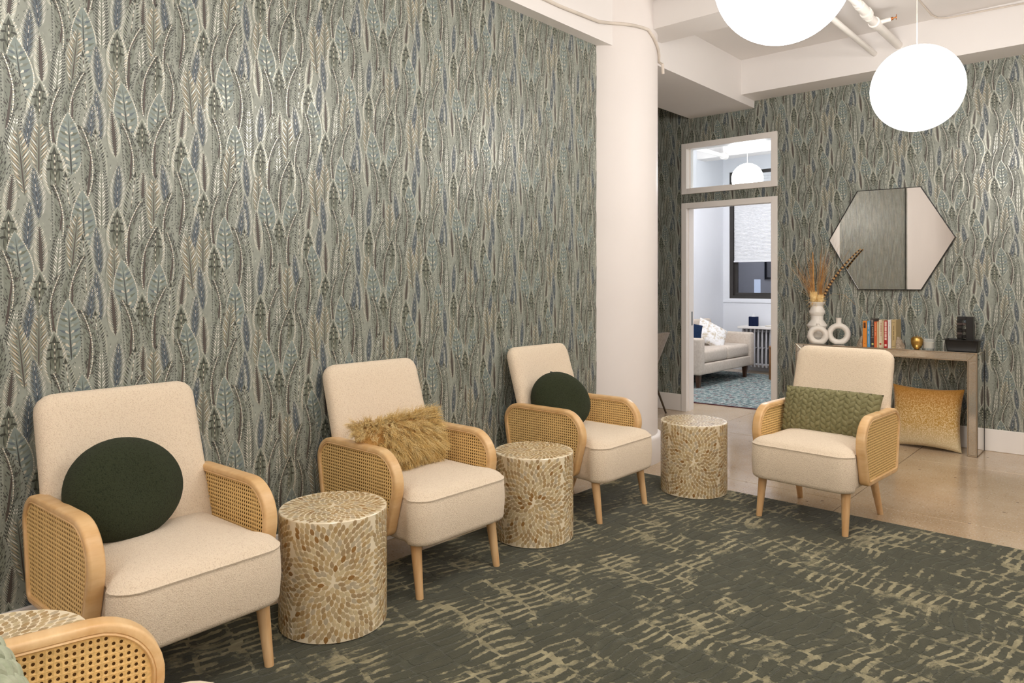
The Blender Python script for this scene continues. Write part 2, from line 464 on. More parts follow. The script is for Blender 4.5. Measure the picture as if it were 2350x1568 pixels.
# ceiling
slab('ceiling', (XN-.1, YR0-.12, ZC), (XR+.12, YW+WT, ZC+.1), CEIL)
slab('trim_2', (-3.45, YR0, 2.935), (-2.787, YW, ZC), CEIL)            # beam over the left wall
slab('trim_3', (-2.787, 4.56, 3.115), (XR, 4.87, ZC), CEIL)            # cross beam
slab('trim_4', (-2.787, 6.301, 3.004), (XR, YW, ZC), CEIL)             # beam over the back wall
slab('trim_6', (-2.787, 1.2, 3.115), (XR, 1.5, ZC), CEIL)
mb = MB(); mb.lathe([(.43, .19), (.43, ZC)], 64, M=Matrix.Translation((-3.1, 4.5, 0)))
c = mb.build('column', WHITE); struct(c); tag(c, 'round white structural column where the left wall ends')
mb = MB(); mb.lathe([(.462, 0), (.462, .17), (.457, .182), (.446, .19), (.43, .192)], 64, M=Matrix.Translation((-3.1, 4.5, 0)))
mb.build('column_base', WHITE, c)
# baseboards
def base(name, lo, hi):
    return struct(MB().box(lo, hi, bev=.004, seg=1).build(name, TRIMW, smooth=False))
base('baseboard_left', (XW, YR0, 0), (XW+.014, 4.12, .188))
base('baseboard_back', (XN, YW-.014, 0), (DX0, YW, .17))
base('baseboard_back_right', (DX1, YW-.014, 0), (XR, YW, .17))
# door casing and jamb
d = MB()
for lo, hi in (((DX0, YW-.02, 0), (DX0+CW, YW, DZ)), ((DX1-CW, YW-.02, 0), (DX1, YW, DZ)), ((DX0+CW, YW-.02, DZ-CW), (DX1-CW, YW, DZ))): d.box(lo, hi, bev=.002, seg=1)
door = struct(d.build('door_1', TRIMW, smooth=False)); tag(door, 'white casing of the open doorway into the office')
d = MB(); jx = CW-.012
d.box((DX0+jx-.03, YW-.004, 0), (DX0+jx, YW+WT+.01, DZ-jx)); d.box((DX1-jx, YW-.004, 0), (DX1-jx+.03, YW+WT+.01, DZ-jx)); d.box((DX0+jx, YW-.004, DZ-jx), (DX1-jx, YW+WT+.01, DZ-jx+.03))
d.box((DX0+jx, YW+.045, 0), (DX0+jx+.010, YW+.09, DZ-jx)); d.box((DX0+jx, YW+.045, DZ-jx-.010), (DX1-jx, YW+.09, DZ-jx))
d.build('jamb', TRIMW, door, smooth=False)
MB().box((DX0+jx, YW+.10, .86), (DX0+jx+.003, YW+.135, 1.0), bev=.001).build('strike_plate', pm('steel', (150, 148, 144), .35, 1.), door)
d = MB()
for lo, hi in (((DX0, YW-.02, TZ0), (DX0+CW, YW, TZ1)), ((DX1-CW, YW-.02, TZ0), (DX1, YW, TZ1)), ((DX0+CW, YW-.02, TZ1-CW), (DX1-CW, YW, TZ1)), ((DX0+CW, YW-.02, TZ0), (DX1-CW, YW, TZ0+CW))): d.box(lo, hi, bev=.002, seg=1)
win = struct(d.build('window_1', TRIMW, smooth=False)); tag(win, 'white framed interior window above the doorway')
d = MB()
d.box((DX0+jx-.02, YW-.002, TZ0+.01), (DX0+jx, YW+WT, TZ1-.01)); d.box((DX1-jx, YW-.002, TZ0+.01), (DX1-jx+.02, YW+WT, TZ1-.01)); d.box((DX0+jx, YW-.002, TZ1-jx), (DX1-jx, YW+WT, TZ1-jx+.02)); d.box((DX0+jx, YW-.002, TZ0+jx-.02), (DX1-jx, YW+WT, TZ0+jx))
d.box((DX0+jx, YW+.07, TZ0+jx), (DX0+jx+.012, YW+.10, TZ1-jx)); d.box((DX1-jx-.012, YW+.07, TZ0+jx), (DX1-jx, YW+.10, TZ1-jx))
d.build('window_reveal', TRIMW, win, smooth=False)
def glass_mat():
    m = NT('clear_glass'); tr = m.n('ShaderNodeBsdfTransparent', Color=(.95, .97, .97, 1)); gl = m.n('ShaderNodeBsdfGlossy', Roughness=.01, Color=(1, 1, 1, 1))
    fr = m.n('ShaderNodeFresnel', IOR=1.45); mx = m.n('ShaderNodeMixShader', Fac=fr); m.set(mx, 'i1', tr.outputs[0]); m.set(mx, 'i2', gl.outputs[0])
    m.t.links.new(mx.outputs[0], m.out.inputs[0]); return m.m
GLASS = glass_mat()
MB().box((DX0+jx+.012, YW+.082, TZ0+jx), (DX1-jx-.012, YW+.088, TZ1-jx)).build('pane', GLASS, win, smooth=False)

# ------------------------------------------------------------------ office beyond the door
YB2 = YW+WT
WX0, WX1, WZ0, WZ1 = -4.765, -3.45, 1.06, 2.96
slab('wall_office_left', (XOL-.1, YB2, 0), (XOL, YO, ZC), OFFW)
slab('wall_office_right', (XOR, YB2, 0), (XOR+.1, YO, ZC), OFFW)
mb = MB()
for lo, hi in (((XOL-.1, YO, 0), (WX0, YO+.25, ZC)), ((WX1, YO, 0), (XOR+.1, YO+.25, ZC)), ((WX0, YO, 0), (WX1, YO+.25, WZ0)), ((WX0, YO, WZ1), (WX1, YO+.25, ZC))): mb.box(lo, hi)
struct(mb.build('wall_office_back', OFFW, smooth=False))
slab('wall_office_front', (XOL, YB2, 0), (ox0-.03, YB2+.012, ZC), OFFW); slab('wall_office_front_right', (ox1+.03, YB2, 0), (XOR, YB2+.012, ZC), OFFW)
slab('ceiling_office', (XOL-.1, YB2, ZC), (XOR+.1, YO+.2, ZC+.1), CEIL)
slab('baseboard_office', (XOL, YB2, 0), (XOL+.014, YO, .15), TRIMW)
MB_ = MB(); fw = .05
MB_.box((WX0, YO+.02, WZ0), (WX0+fw, YO+.14, WZ1)); MB_.box((WX1-fw, YO+.02, WZ0), (WX1, YO+.14, WZ1)); MB_.box((WX0+fw, YO+.02, WZ1-fw), (WX1-fw, YO+.14, WZ1)); MB_.box((WX0+fw, YO+.02, WZ0), (WX1-fw, YO+.14, WZ0+.045))
w2 = struct(MB_.build('window_2', DARKF, smooth=False)); tag(w2, 'dark bronze framed window in the office, half covered by a white blind')
m2 = MB(); m2.box((WX0+fw, YO+.07, WZ0+.045), (WX0+fw+.05, YO+.11, 2.0)); m2.box((WX1-fw-.05, YO+.07, WZ0+.045), (WX1-fw, YO+.11, 2.0)); m2.box((WX0+fw+.05, YO+.07, WZ0+.045), (WX1-fw-.05, YO+.11, WZ0+.085)); m2.box((WX0+fw, YO+.07, 1.97), (WX1-fw, YO+.11, 2.02))
m2.build('sash', DARKF, w2, smooth=False)
def dkglass():
    m = NT('night_window_glass'); tr = m.n('ShaderNodeBsdfTransparent', Color=(.6, .62, .68, 1)); gl = m.n('ShaderNodeBsdfGlossy', Roughness=.02, Color=(.9, .92, 1, 1))
    mx = m.n('ShaderNodeMixShader', Fac=.17); m.set(mx, 'i1', tr.outputs[0]); m.set(mx, 'i2', gl.outputs[0]); m.t.links.new(mx.outputs[0], m.out.inputs[0]); return m.m
MB().box((WX0+fw+.05, YO+.085, WZ0+.08), (WX1-fw-.05, YO+.092, 1.97)).build('pane', dkglass(), w2, smooth=False)
MB().box((WX0+fw, YO+.085, 2.02), (WX1-fw, YO+.092, WZ1-fw)).build('pane', GLASS, w2, smooth=False)
b = MB(); nb = 62
pts = []
for i in range(nb*2+1): pts.append((YO+.045+(.0035 if i % 2 else -.0035), 2.88-(2.88-1.625)*i/(nb*2)))
b.loft([[(WX0+.06, y, z) for y, z in pts], [(WX1-.06, y, z) for y, z in pts]], (False, False), closed=False)
b.box((WX0+.058, YO+.03, 1.605), (WX1-.058, YO+.06, 1.627)); b.box((WX0+.056, YO+.02, 2.87), (WX1-.056, YO+.07, 2.91))
bl = b.build('window_blind', pm('blind_fabric', (235, 236, 238), .8, var=.01), smooth=False); tag(bl, 'white pleated blind pulled halfway down the office window', 'blind')
slab('trim_5', (XOL, YO-.012, 1.0), (WX1+.1, YO, 1.035), OFFW)
# dark brick court outside that window with one lit pane
def brick():
    m = NT('court_brick'); br = m.n('ShaderNodeTexBrick', Vector=m.co((1, 1, 1), (R(90), 0, 0)), Scale=4., Color1=col4((62, 62, 70)), Color2=col4((72, 72, 80)), Mortar=col4((50, 50, 58))); m.bs(**{'Base__Color': br.outputs[0], 'Roughness': .9}); return m.m
slab('wall_court', (-6.6, 13.2, -.2), (-1.5, 13.4, 4.2), brick())
cw = MB(); cw.box((-5.57, 13.17, 1.08), (-5.46, 13.2, 1.36)); cwn = struct(cw.build('window_3', emis('lit_pane', (.75, .87, 1.), 1.6), smooth=False)); tag(cwn, 'small lit window across the court seen through the office glass')
# ------------------------------------------------------------------ rugs
def rug_mat():
    m = NT('carved_rug'); tc = m.n('ShaderNodeTexCoord'); v = tc.outputs['Object']
    def warp(scale, amt, vec):
        nz = m.n('ShaderNodeTexNoise', Vector=vec, Scale=scale, Detail=2.)
        s = m.n('ShaderNodeVectorMath', _operation='SUBTRACT'); m.set(s, 'i0', nz.outputs['Color']); m.set(s, 'i1', (.5, .5, .5))
        k = m.n('ShaderNodeVectorMath', _operation='SCALE'); m.set(k, 'i0', s.outputs[0]); k.inputs['Scale'].default_value = amt
        a = m.n('ShaderNodeVectorMath', _operation='ADD'); m.set(a, 'i0', vec); m.set(a, 'i1', k.outputs[0]); return a.outputs[0]
    w1 = warp(6., .030, warp(1.5, .20, v)); w = warp(170., .006, warp(42., .017, w1))
    mp = m.n('ShaderNodeSeparateXYZ', Vector=m.n('ShaderNodeMapping', Vector=w, Rotation=(0, 0, R(10))).outputs[0])
    V = m.math('MULTIPLY', mp.outputs[1], 1/.140); row = m.math('FLOOR', V); fv = m.math('SUBTRACT', V, row)
    rnd = m.n('ShaderNodeTexWhiteNoise', W=row, _noise_dimensions='1D').outputs['Value']
    U = m.math('ADD', m.math('MULTIPLY', mp.outputs[0], 1/.044), m.math('MULTIPLY', rnd, 7.)); cell = m.math('FLOOR', U); fu = m.math('SUBTRACT', U, cell)
    cv = m.n('ShaderNodeCombineXYZ', X=cell, Y=row); wn = m.n('ShaderNodeTexWhiteNoise', Vector=cv.outputs[0], _noise_dimensions='3D')
    cr = m.n('ShaderNodeSeparateColor', Color=wn.outputs['Color'])
    du = m.math('ABSOLUTE', m.math('SUBTRACT', fu, .5)); dv = m.math('ABSOLUTE', m.math('SUBTRACT', fv, m.math('ADD', .44, m.math('MULTIPLY', cr.outputs[2], .12))))
    patch = m.noise(w, 3.4, 6, .65); patch2 = m.noise(w, 10., 5, .7); fine = m.noise(v, 260, 2, .6); streak = m.noise(m.n('ShaderNodeMapping', Vector=w, Scale=(9, 2.5, 1)).outputs[0], 4, 4, .6)
    pm_ = m.ramp(m.math('ADD', m.math('MULTIPLY', patch, .52), m.math('MULTIPLY', patch2, .48)), [(.478, (0, 0, 0)), (.535, (1, 1, 1))])
    eu = m.math('SUBTRACT', m.math('SUBTRACT', m.math('ADD', .33, m.math('MULTIPLY', cr.outputs[0], .18)), m.math('MULTIPLY', pm_, .10)), du)
    ev = m.math('SUBTRACT', m.math('SUBTRACT', m.math('ADD', .40, m.math('MULTIPLY', cr.outputs[1], .16)), m.math('MULTIPLY', pm_, .03)), dv)
    e_ = m.math('MINIMUM', eu, m.math('MULTIPLY', ev, 3.0))
    gap = m.n('ShaderNodeMapRange', Value=e_, i1=-.01, i2=.05, i3=1., i4=0.).outputs[0]
    bar = m.ramp(m.math('ADD', m.math('MULTIPLY', streak, .6), m.math('MULTIPLY', fine, .4)), [(.3, srgb((60, 61, 48))), (.7, srgb((80, 80, 64)))])
    gdark = m.ramp(streak, [(.3, srgb((60, 62, 50))), (.7, srgb((84, 85, 70)))])
    glight = m.ramp(streak, [(.3, srgb((108, 104, 80))), (.7, srgb((170, 161, 128)))])
    g = m.mix(pm_, gdark, glight)
    lost = m.ramp(m.noise(w, 7., 5, .65), [(.56, (0, 0, 0)), (.61, (.85,)*3)])
    f = m.math('MAXIMUM', gap, lost)
    c = m.mix(f, bar, g)
    rim = m.ramp(gap, [(.02, (0, 0, 0)), (.25, (.55,)*3), (.55, (0, 0, 0))])
    c = m.mix(rim, c, col4((44, 44, 34)))
    m.bs(**{'Base__Color': c, 'Roughness': .95, 'Sheen__Weight': .15, 'Specular__IOR__Level': .1})
    m.bump(m.math('ADD', m.math('MULTIPLY', gap, -1.), m.math('MULTIPLY', fine, .35)), .7, .006); return m.m
RT = .010
rug = MB()
q = [(-2.615, -1.2), (1.6, -1.2), (1.6, 4.20), (-2.612, 4.238)]
rug.loft([[(x, y, z) for x, y in q] for z in (.0005, RT)])
r = rug.build('area_rug', rug_mat(), smooth=False); tag(r, 'large dark green carved rug under the four cane armchairs', 'rug')
def office_rug():
    m = NT('faded_rug'); v = m.co()
    st = m.noise(m.n('ShaderNodeMapping', Vector=v, Scale=(6, 3.2, 1)).outputs[0], 4, 8, .8); bl_ = m.noise(v, 3.2, 4, .6)
    c = m.ramp(st, [(.38, srgb((58, 70, 76))), (.46, srgb((98, 118, 120))), (.53, srgb((146, 160, 156))), (.60, srgb((186, 188, 182)))])
    pk = m.ramp(m.noise(m.n('ShaderNodeMapping', Vector=v, Scale=(5, 3, 1)).outputs[0], 3, 6, .8), [(.53, (0, 0, 0)), (.60, (1.,)*3)])
    c = m.mix(m.math('MULTIPLY', pk, bl_), c, col4((150, 84, 84)))
    m.bs(**{'Base__Color': c, 'Roughness': .95, 'Specular__IOR__Level': .1}); return m.m
ob = MB(); ob.loft([[(x, y, z) for x, y in ((-4.75, 7.06), (-1.6, 7.27), (-1.6, 9.95), (-4.75, 9.95))] for z in (.0005, .008)])
r2 = ob.build('office_rug', office_rug(), smooth=False); tag(r2, 'faded teal distressed rug on the office floor', 'rug')
ob = MB(); ob.loft([[(x, y, z) for x, y in ((-4.75, 7.045), (-1.6, 7.255), (-1.6, 7.275), (-4.75, 7.065))] for z in (.0005, .0088)])
ob.build('rug_border', pm('rug_border', (86, 44, 52), .9), r2, smooth=False)

# ------------------------------------------------------------------ cane armchair
SEATB = .225
def rr_ring(hx, y0, y1, r, inset, z, n=8, yfun=None, zoff=0):
    pts = rpoly([(-hx, y0, r), (hx, y0, r), (hx, y1, .03), (-hx, y1, .03)], n)
    yc = (y0+y1)/2; hy = (y1-y0)/2; out = []
    P = resample(pts, 88)
    for p in P:
        x, y = p.x, p.y
        t = min(1, max(0, (y-.02)/.05)); t = t*t*(3-2*t)
        x *= (1-t)+t*(.252/.273)
        x *= (hx-inset)/hx; y = yc+(y-yc)*(hy-inset)/hy
        out.append((x, y, z))
    return out
def make_seat():
    mb = MB(); L = [(.224, .05), (.2245, .03), (.228, .012), (.236, .003), (.25, 0), (.32, -.004), (.398, -.001), (.406, .0015), (.4095, -.0012), (.413, -.0014), (.4155, .003), (.426, .010), (.436, .022), (.445, .043), (.452, .072), (.457, .11), (.460, .16), (.461, .20)]
    mb.loft([rr_ring(.273, -.05, .47, .078, i, z) for z, i in L]); return mb.mesh('seat', CREAM, angle=60)
def make_back():
    mb = MB(); rings = []
    for y, ins, bul in ((0, .10, -.012), (-.003, .06, -.008), (.002, .03, -.002), (.008, .014, 0), (.018, .004, 0), (.032, 0, 0), (.048, 0, 0), (.058, .005, 0), (.065, .018, 0), (.068, .05, 0)):
        pts = resample(rpoly([(-.280+ins, 0+ins*.6, .02), (.280-ins, 0+ins*.6, .02), (.270-ins, .588-ins, max(.02, .06-ins*.5)), (-.270+ins, .588-ins, max(.02, .06-ins*.5))], 8), 96)
        rings.append([(p.x, y+bul*.0, p.y) for p in pts])
    mb.loft(rings); return mb.mesh('backrest', CREAM, angle=60)
ARM = resample(rpoly([(.115, .247, .035), (.018, .602, .185), (.640, .600, .10), (.580, .243, .04)], 10), 120)
ARMN = normals2(ARM)
def make_arm():
    mb = MB(); h = .0235
    sec = [(.006, h), (.001, h-.004), (0, h-.009), (0, -h+.009), (.001, -h+.004), (.006, -h), (.017, -h), (.0185, -h+.002), (.020, -h), (.0225, -h-.0012), (.025, -h+.001), (.0262, -h+.005), (.0262, h-.005), (.025, h-.001), (.0225, h+.0012), (.020, h), (.0185, h-.002), (.017, h)]
    rings = [[(x, p.x+n.x*s, p.y+n.y*s) for s, x in sec] for p, n in zip(ARM, ARMN)]
    k = len(sec); vs = [q for r in rings for q in r]; N = len(rings)
    fs = [(i*k+j, i*k+(j+1) % k, ((i+1) % N)*k+(j+1) % k, ((i+1) % N)*k+j) for i in range(N) for j in range(k)]
    mb.add(vs, fs); return mb.mesh('armrest', WOOD, angle=50)
def inside(P, x, y):
    c = False; j = len(P)-1
    for i in range(len(P)):
        if (P[i].y > y) != (P[j].y > y) and x < (P[j].x-P[i].x)*(y-P[i].y)/(P[j].y-P[i].y)+P[i].x: c = not c
        j = i
    return c
def make_cane():
    pit = .0138; inn = [p+n*.014 for p, n in zip(ARM, ARMN)]; mid = [p+n*.030 for p, n in zip(ARM, ARMN)]
    V, F = [], []
    a = pit/2; ro = pit*.25
    for sx in (.0175, -.0175):
        for i in range(-2, 50):
            for j in range(14, 46):
                cx, cy = i*pit+.02, j*pit
                if not inside(inn, cx, cy): continue
                o = len(V)
                sq = [(a, 0), (a, a), (0, a), (-a, a), (-a, 0), (-a, -a), (0, -a), (a, -a)]
                if inside(mid, cx, cy):
                    for x, y in sq: V.append((sx, cx+x, cy+y))
                    for k in range(8):
                        t = k*math.pi/4; V.append((sx-.0012*(1 if sx > 0 else -1), cx+ro*math.cos(t), cy+ro*1.08*math.sin(t)))
                    for k in range(8): F.append((o+k, o+(k+1) % 8, o+8+(k+1) % 8, o+8+k))
                else:
                    V += [(sx, cx+x, cy+y) for x, y in ((a, a), (-a, a), (-a, -a), (a, -a))]; F.append((o, o+1, o+2, o+3))
    mb = MB(); mb.add(V, F)
    for sx in (.011, -.011): mb.add([(sx, p.x, p.y) for p in inn], [tuple(range(len(inn)))], 1)
    return mb.mesh('cane_panel', [CANEM, CANEB], smooth=False)
def make_leg(top, foot, r0=.024, r1=.0155):
    mb = MB(); A, B = Vector(top), Vector(foot)
    mb.loft([[(A.lerp(B, t).x+(r0+(r1-r0)*t)*math.cos(2*math.pi*i/20), A.lerp(B, t).y+(r0+(r1-r0)*t)*math.sin(2*math.pi*i/20), A.lerp(B, t).z) for i in range(20)] for t in (0, .25, .5, .75, .97, .985, 1)])
    return mb.mesh('leg', LEGW)
SEATM, BACKM, ARMM, CANEME = make_seat(), make_back(), make_arm(), make_cane()
FT = RT+.0005
LEGM = {'fl': make_leg((-.221, .035, .24), (-.229, 0, FT)), 'fr': make_leg((.221, .035, .24), (.229, 0, FT)),
        'rl': make_leg((-.212, .44, .24), (-.226, .53, .0005)), 'rr': make_leg((.212, .44, .24), (.226, .53, .0005)),
        'rl2': make_leg((-.212, .44, .24), (-.226, .53, FT)), 'rr2': make_leg((.212, .44, .24), (.226, .53, FT))}
def armchair(label, loc, rz, rear_on_rug=False):
    t = thing('armchair', label, 'armchair', loc, R(rz), 'cream armchairs with cane arms')
    link('seat', SEATM, t); bk = link('backrest', BACKM, t); bk.location = (0, .415, .36); bk.rotation_euler = (R(-17.6), 0, 0)
    for s in (-1, 1):
        a = link('armrest', ARMM, t); a.location = (s*.2795, 0, 0)
        link('cane_panel', CANEME, a)
    for k in ('fl', 'fr', 'rl2' if rear_on_rug else 'rl', 'rr2' if rear_on_rug else 'rr'): link('leg', LEGM[k], t)
    return t
armchair('cream cane armchair holding a big round dark green pillow facing front', (-2.2, 1.044, 0), 92)
armchair('cream cane armchair along the wall with the curly mustard fur pillow', (-2.218, 2.175, 0), 90)
armchair('cream cane armchair beside the white column, green round pillow on edge', (-2.196, 3.42, 0), 90)
armchair('cream cane armchair before the mirrored console, holding an olive pleated pillow', (-1.384, 3.865, 0), -3.4)
armchair('cream cane armchair cut off by the bottom left corner of the photo', (-1.300, .668, 0), 168, True)

# ------------------------------------------------------------------ pillows
def basis(c, right, normal):
    x = Vector(right).normalized(); n = Vector(normal).normalized(); n = (n-x*n.dot(x)).normalized(); up = x.cross(n)
    if up.z < 0: x = -x; up = -up
    M = Matrix.Identity(4)
    for i in range(3): M[i][0] = x[i]; M[i][1] = n[i]; M[i][2] = up[i]; M[i][3] = c[i]
    return M                      # local x = width, y = outward normal, z = height
def round_pillow(label, c, right, normal, w, h, t, off=(0, 0)):
    M = basis(c, right, normal); o = MB(); rings = []; nv = 28; nu = 56
    for j in range(1, nv):
        a = -math.pi/2+math.pi*j/nv; ca, sa = math.cos(a), math.sin(a); cs = abs(ca)**.72
        rings.append([(w/2*cs*math.cos(2*math.pi*i/nu), t/2*math.copysign(abs(sa)**.9, sa)*(1-.10*math.exp(-(cs/.25)**2)), h/2*cs*math.sin(2*math.pi*i/nu)*(1+.04*math.cos(2*math.pi*i/nu))) for i in range(nu)])
    o.loft(rings); ob_ = o.build('round_pillow', GREENB, angle=80); ob_.matrix_world = M; return tag(ob_, label, 'pillow', 'round green pillows')
tb = R(16.5)
p1 = round_pillow('round dark green boucle pillow facing front in the nearest armchair along the wall', (-2.575, .957, .600), (-.13, .99, -.06), (.92, .12, .34), .385, .345, .19)
p2 = round_pillow('round dark green boucle pillow turned on edge in the armchair beside the column', (-2.572, 3.342, .604), (.42, .82, -.38), (.74, -.62, .32), .385, .325, .17)
tg = MB(); tg.box((-.012, -.001, 0), (.012, .001, .020)); tgo = tg.build('care_tag', BLACK, p2, smooth=False); tgo.location = (.08, -.045, .135)
def pillow_fn(w, h, t, pinch=.07, k=.42):
    def fn(u, v, side):
        a, b = 2*u-1, 2*v-1
        x = w/2*a*(1-pinch*(1-b*b)*abs(a)**3); z = h/2*b*(1-pinch*(1-a*a)*abs(b)**3)
        return Vector((x, side*t/2*(max(0, (1-a*a))*max(0, (1-b*b)))**k, z))
    return fn
def pillow_mesh(mb, fn, nu=28, nv=22, mi=0):
    mb.grid(lambda u, v: fn(u, v, 1), nu, nv, mi); mb.grid(lambda u, v: fn(u, v, -1), nu, nv, mi)
def velvet(name, a, b):
    m = NT(name); f = m.noise(m.co(), 40, 4, .6); lw = m.n('ShaderNodeLayerWeight', Blend=.35)
    m.bs(**{'Base__Color': m.ramp(f, [(.3, srgb(a)), (.7, srgb(b))]), 'Roughness': .8, 'Sheen__Weight': .15, 'Sheen__Roughness': .35, 'Specular__IOR__Level': .1}); return m.m
def pleated(label, M, w, h, t, mat, cols, rows, pt=.014, group=None):
    fn = pillow_fn(w, h, t, .05, .36); root = MB(); pillow_mesh(root, fn)
    o = root.build('pleated_pillow', mat); o.matrix_world = M; tag(o, label, 'pillow', group)
    mb = MB(); rr = random.Random(3)
    cw_ = w*.96/cols; rh = h*.95/rows
    for ci in range(cols):
        for ri in range(-1, rows+1):
            for s in (-1, 1):
                u0 = (ci+.5)*cw_-w*.48; v0 = (ri+.5+(.5 if s > 0 else 0))*rh-h*.475
                if abs(v0) > h*.475: continue
                L = cw_*.86; Wd = rh*1.0; ang = R(38)*s + R(rr.uniform(-6, 6)); cx, cz = u0+s*cw_*.235, v0+rh*.25
                vs = []; fs = []; na, nb_ = 8, 5
                for i in range(na+1):
                    for j in range(nb_+1):
                        a, b = i/na, 2*j/nb_-1
                        wd = Wd/2*math.sin(math.pi*min(1, max(0.02, a))**.8)**.7
                        lx, lz = L*(a-.5), b*wd+.10*rh*math.sin(a*3)
                        px = cx+(lx*math.sin(ang)-lz*math.cos(ang)*1.0*s*s); pz = cz+lx*math.cos(ang)+lz*math.sin(ang)
                        px = max(-w/2*.985, min(w/2*.985, px)); pz = max(-h/2*.985, min(h/2*.985, pz))
                        q = fn(px/w+.5, pz/h+.5, 1)
                        hgt = pt*(1-b*b)**.5*math.sin(math.pi*max(.02, min(.98, a)))**.5*(.55+.45*a)
                        vs.append((px, q.y-.003+hgt, pz))
                for i in range(na):
                    for j in range(nb_):
                        k = i*(nb_+1)+j; fs.append((k, k+1, k+nb_+2, k+nb_+1))
                mb.add(vs, fs)
    mb.build('pleats', mat, o); return o
OLIVE = velvet('olive_velvet', (114, 110, 76), (140, 135, 100))
MINT = velvet('mint_velvet', (150, 158, 132), (184, 188, 164))
pleated('long olive green pleated velvet pillow lying across the armchair before the console', basis((-1.352, 4.245, .556), (-1, .06, 0), (-.06, -.95, .30)), .54, .265, .13, OLIVE, 9, 8)
f5 = Vector((math.cos(R(78)), math.sin(R(78)), 0)); r5 = Vector((f5.y, -f5.x, 0)); o5 = Vector((-1.300, .668, 0))
pleated('pale green pleated pillow at the bottom left corner in the cut off armchair', basis(o5-f5*.37+Vector((0, 0, .575))+r5*.0, -r5, f5*.95+Vector((0, 0, .3))), .44, .26, .12, MINT, 7, 7, .014)
# curly fur pillow
def fur_pillow():
    M = basis((-2.555, 2.105, .578), (.03, 1, .03), (.95, -.05, .30)); Mi = np.array(M); fn = pillow_fn(.44, .20, .13, .04, .35)
    a = MB(); pillow_mesh(a, fn, 20, 14)
    m = boucle('fur_base', (196, 150, 84), (150, 106, 46), 200, .6)
    o = a.build('fur_pillow', m); o.matrix_world = M; tag(o, 'curly mustard fur lumbar pillow in the second armchair along the wall', 'pillow')
    rr = np.random.RandomState(4); V = []; F = []; MI = []
    nt = 900
    for k in range(nt):
        edge = k < 330
        if edge:
            e = rr.rand()*2*(.46+.21); 
            if e < .46: u, v = e/.46, rr.uniform(.90, 1)
            elif e < .67: u, v = rr.uniform(.94, 1), (e-.46)/.21
            elif e < 1.13: u, v = (e-.67)/.46, rr.uniform(0, .08)
            else: u, v = rr.uniform(0, .06), (e-1.13)/.21
        else: u, v = rr.rand(), rr.rand()
        p = np.array(fn(u, v, 1)); ca, cb = 2*u-1, 2*v-1
        nrm = np.array([ca*.9*(abs(ca)**2), .55, cb*.9*(abs(cb)**2)+.0]); nrm /= np.linalg.norm(nrm)
        d = nrm*.55+np.array([rr.uniform(-.5, .5)+ca*.5, .12, -.42+max(0, cb)*.62+rr.uniform(-.35, .35)]); d /= np.linalg.norm(d)
        L = rr.uniform(.042, .072)
        if cb < -.5: L *= .62
        s1 = np.cross(d, [0, 1, .2]); s1 /= np.linalg.norm(s1)+1e-9; s2 = np.cross(d, s1); fq = rr.uniform(3.2, 5.5); ph = rr.uniform(0, 6.3); am = rr.uniform(.0018, .0036); tone = rr.randint(0, 3)
        for q in range(13):
            b0 = p+rr.normal(0, .0045, 3); dd = d+rr.normal(0, .10, 3); Lq = L*rr.uniform(.7, 1.1); n = 9; wv = rr.uniform(.00055, .0010)
            pts = []
            for i in range(n+1):
                t = i/n; c = b0+dd*Lq*t+s1*am*math.sin(ph+fq*2*math.pi*t)*min(1, t*3)+s2*am*math.cos(ph+fq*2*math.pi*t)*min(1, t*3)-np.array([0, 0, .020*t*t]); pts.append(c)
            wl = [Mi[:3, :3] @ c_+Mi[:3, 3] for c_ in pts]
            if any(q_[1] < 1.93 and q_[2] < .612 for q_ in wl): continue
            o0 = len(V); sd = s1*wv if q % 2 else s2*wv
            for i, c in enumerate(pts):
                tp = 1-.75*(i/n)**3; V.append(tuple(c-sd*tp)); V.append(tuple(c+sd*tp))
            for i in range(n): F.append((o0+2*i, o0+2*i+1, o0+2*i+3, o0+2*i+2)); MI.append(tone)
    mb = MB(); mb.v = V; mb.f = F; mb.mi = MI
    cols = []
    for a_ in ((238, 206, 132), (222, 184, 108), (246, 220, 156)):
        mm = NT('fur_strand'); mm.bs(**{'Base__Color': mm.ramp(mm.noise(mm.co(), 30, 2), [(.3, tuple(x*.8 for x in srgb(a_))), (.7, srgb(a_))]), 'Roughness': .6, 'Sheen__Weight': .3, 'Subsurface__Weight': 0.0}); cols.append(mm.m)
    h = mb.build('fur', cols, o); h['kind'] = 'stuff'
fur_pillow()
# ombre pillow under the console
def ombre():
    m = NT('ombre_weave'); v = m.co(); sx = m.n('ShaderNodeSeparateXYZ', Vector=v)
    n1 = m.noise(v, 120, 3, .75); z = m.math('ADD', m.math('MULTIPLY', sx.outputs[2], 2.1), .5)
    lo = m.ramp(z, [(.08, srgb((216, 196, 150))), (.38, srgb((186, 142, 58))), (.8, srgb((170, 118, 36)))])
    hi = m.ramp(z, [(.0, srgb((232, 216, 182))), (.6, srgb((226, 196, 140))), (.95, srgb((190, 134, 54)))])
    c = m.mix(m.ramp(n1, [(.47, (0, 0, 0)), (.58, (1, 1, 1))]), lo, hi)
    m.bs(**{'Base__Color': c, 'Roughness': .75, 'Sheen__Weight': .3}); m.bump(n1, .5, .003); return m.m
fn = pillow_fn(.50, .485, .17, .085, .40)
a = MB()
def crease(u, v, s):
    p = fn(u, v, s); p.y += s*.006*math.sin(14*v+5*u)*(u**2)*(1-v)*4*(u*(1-u)*v*(1-v))**.3; return p
a.grid(lambda u, v: crease(u, v, 1), 40, 40); a.grid(lambda u, v: crease(u, v, -1), 30, 30)
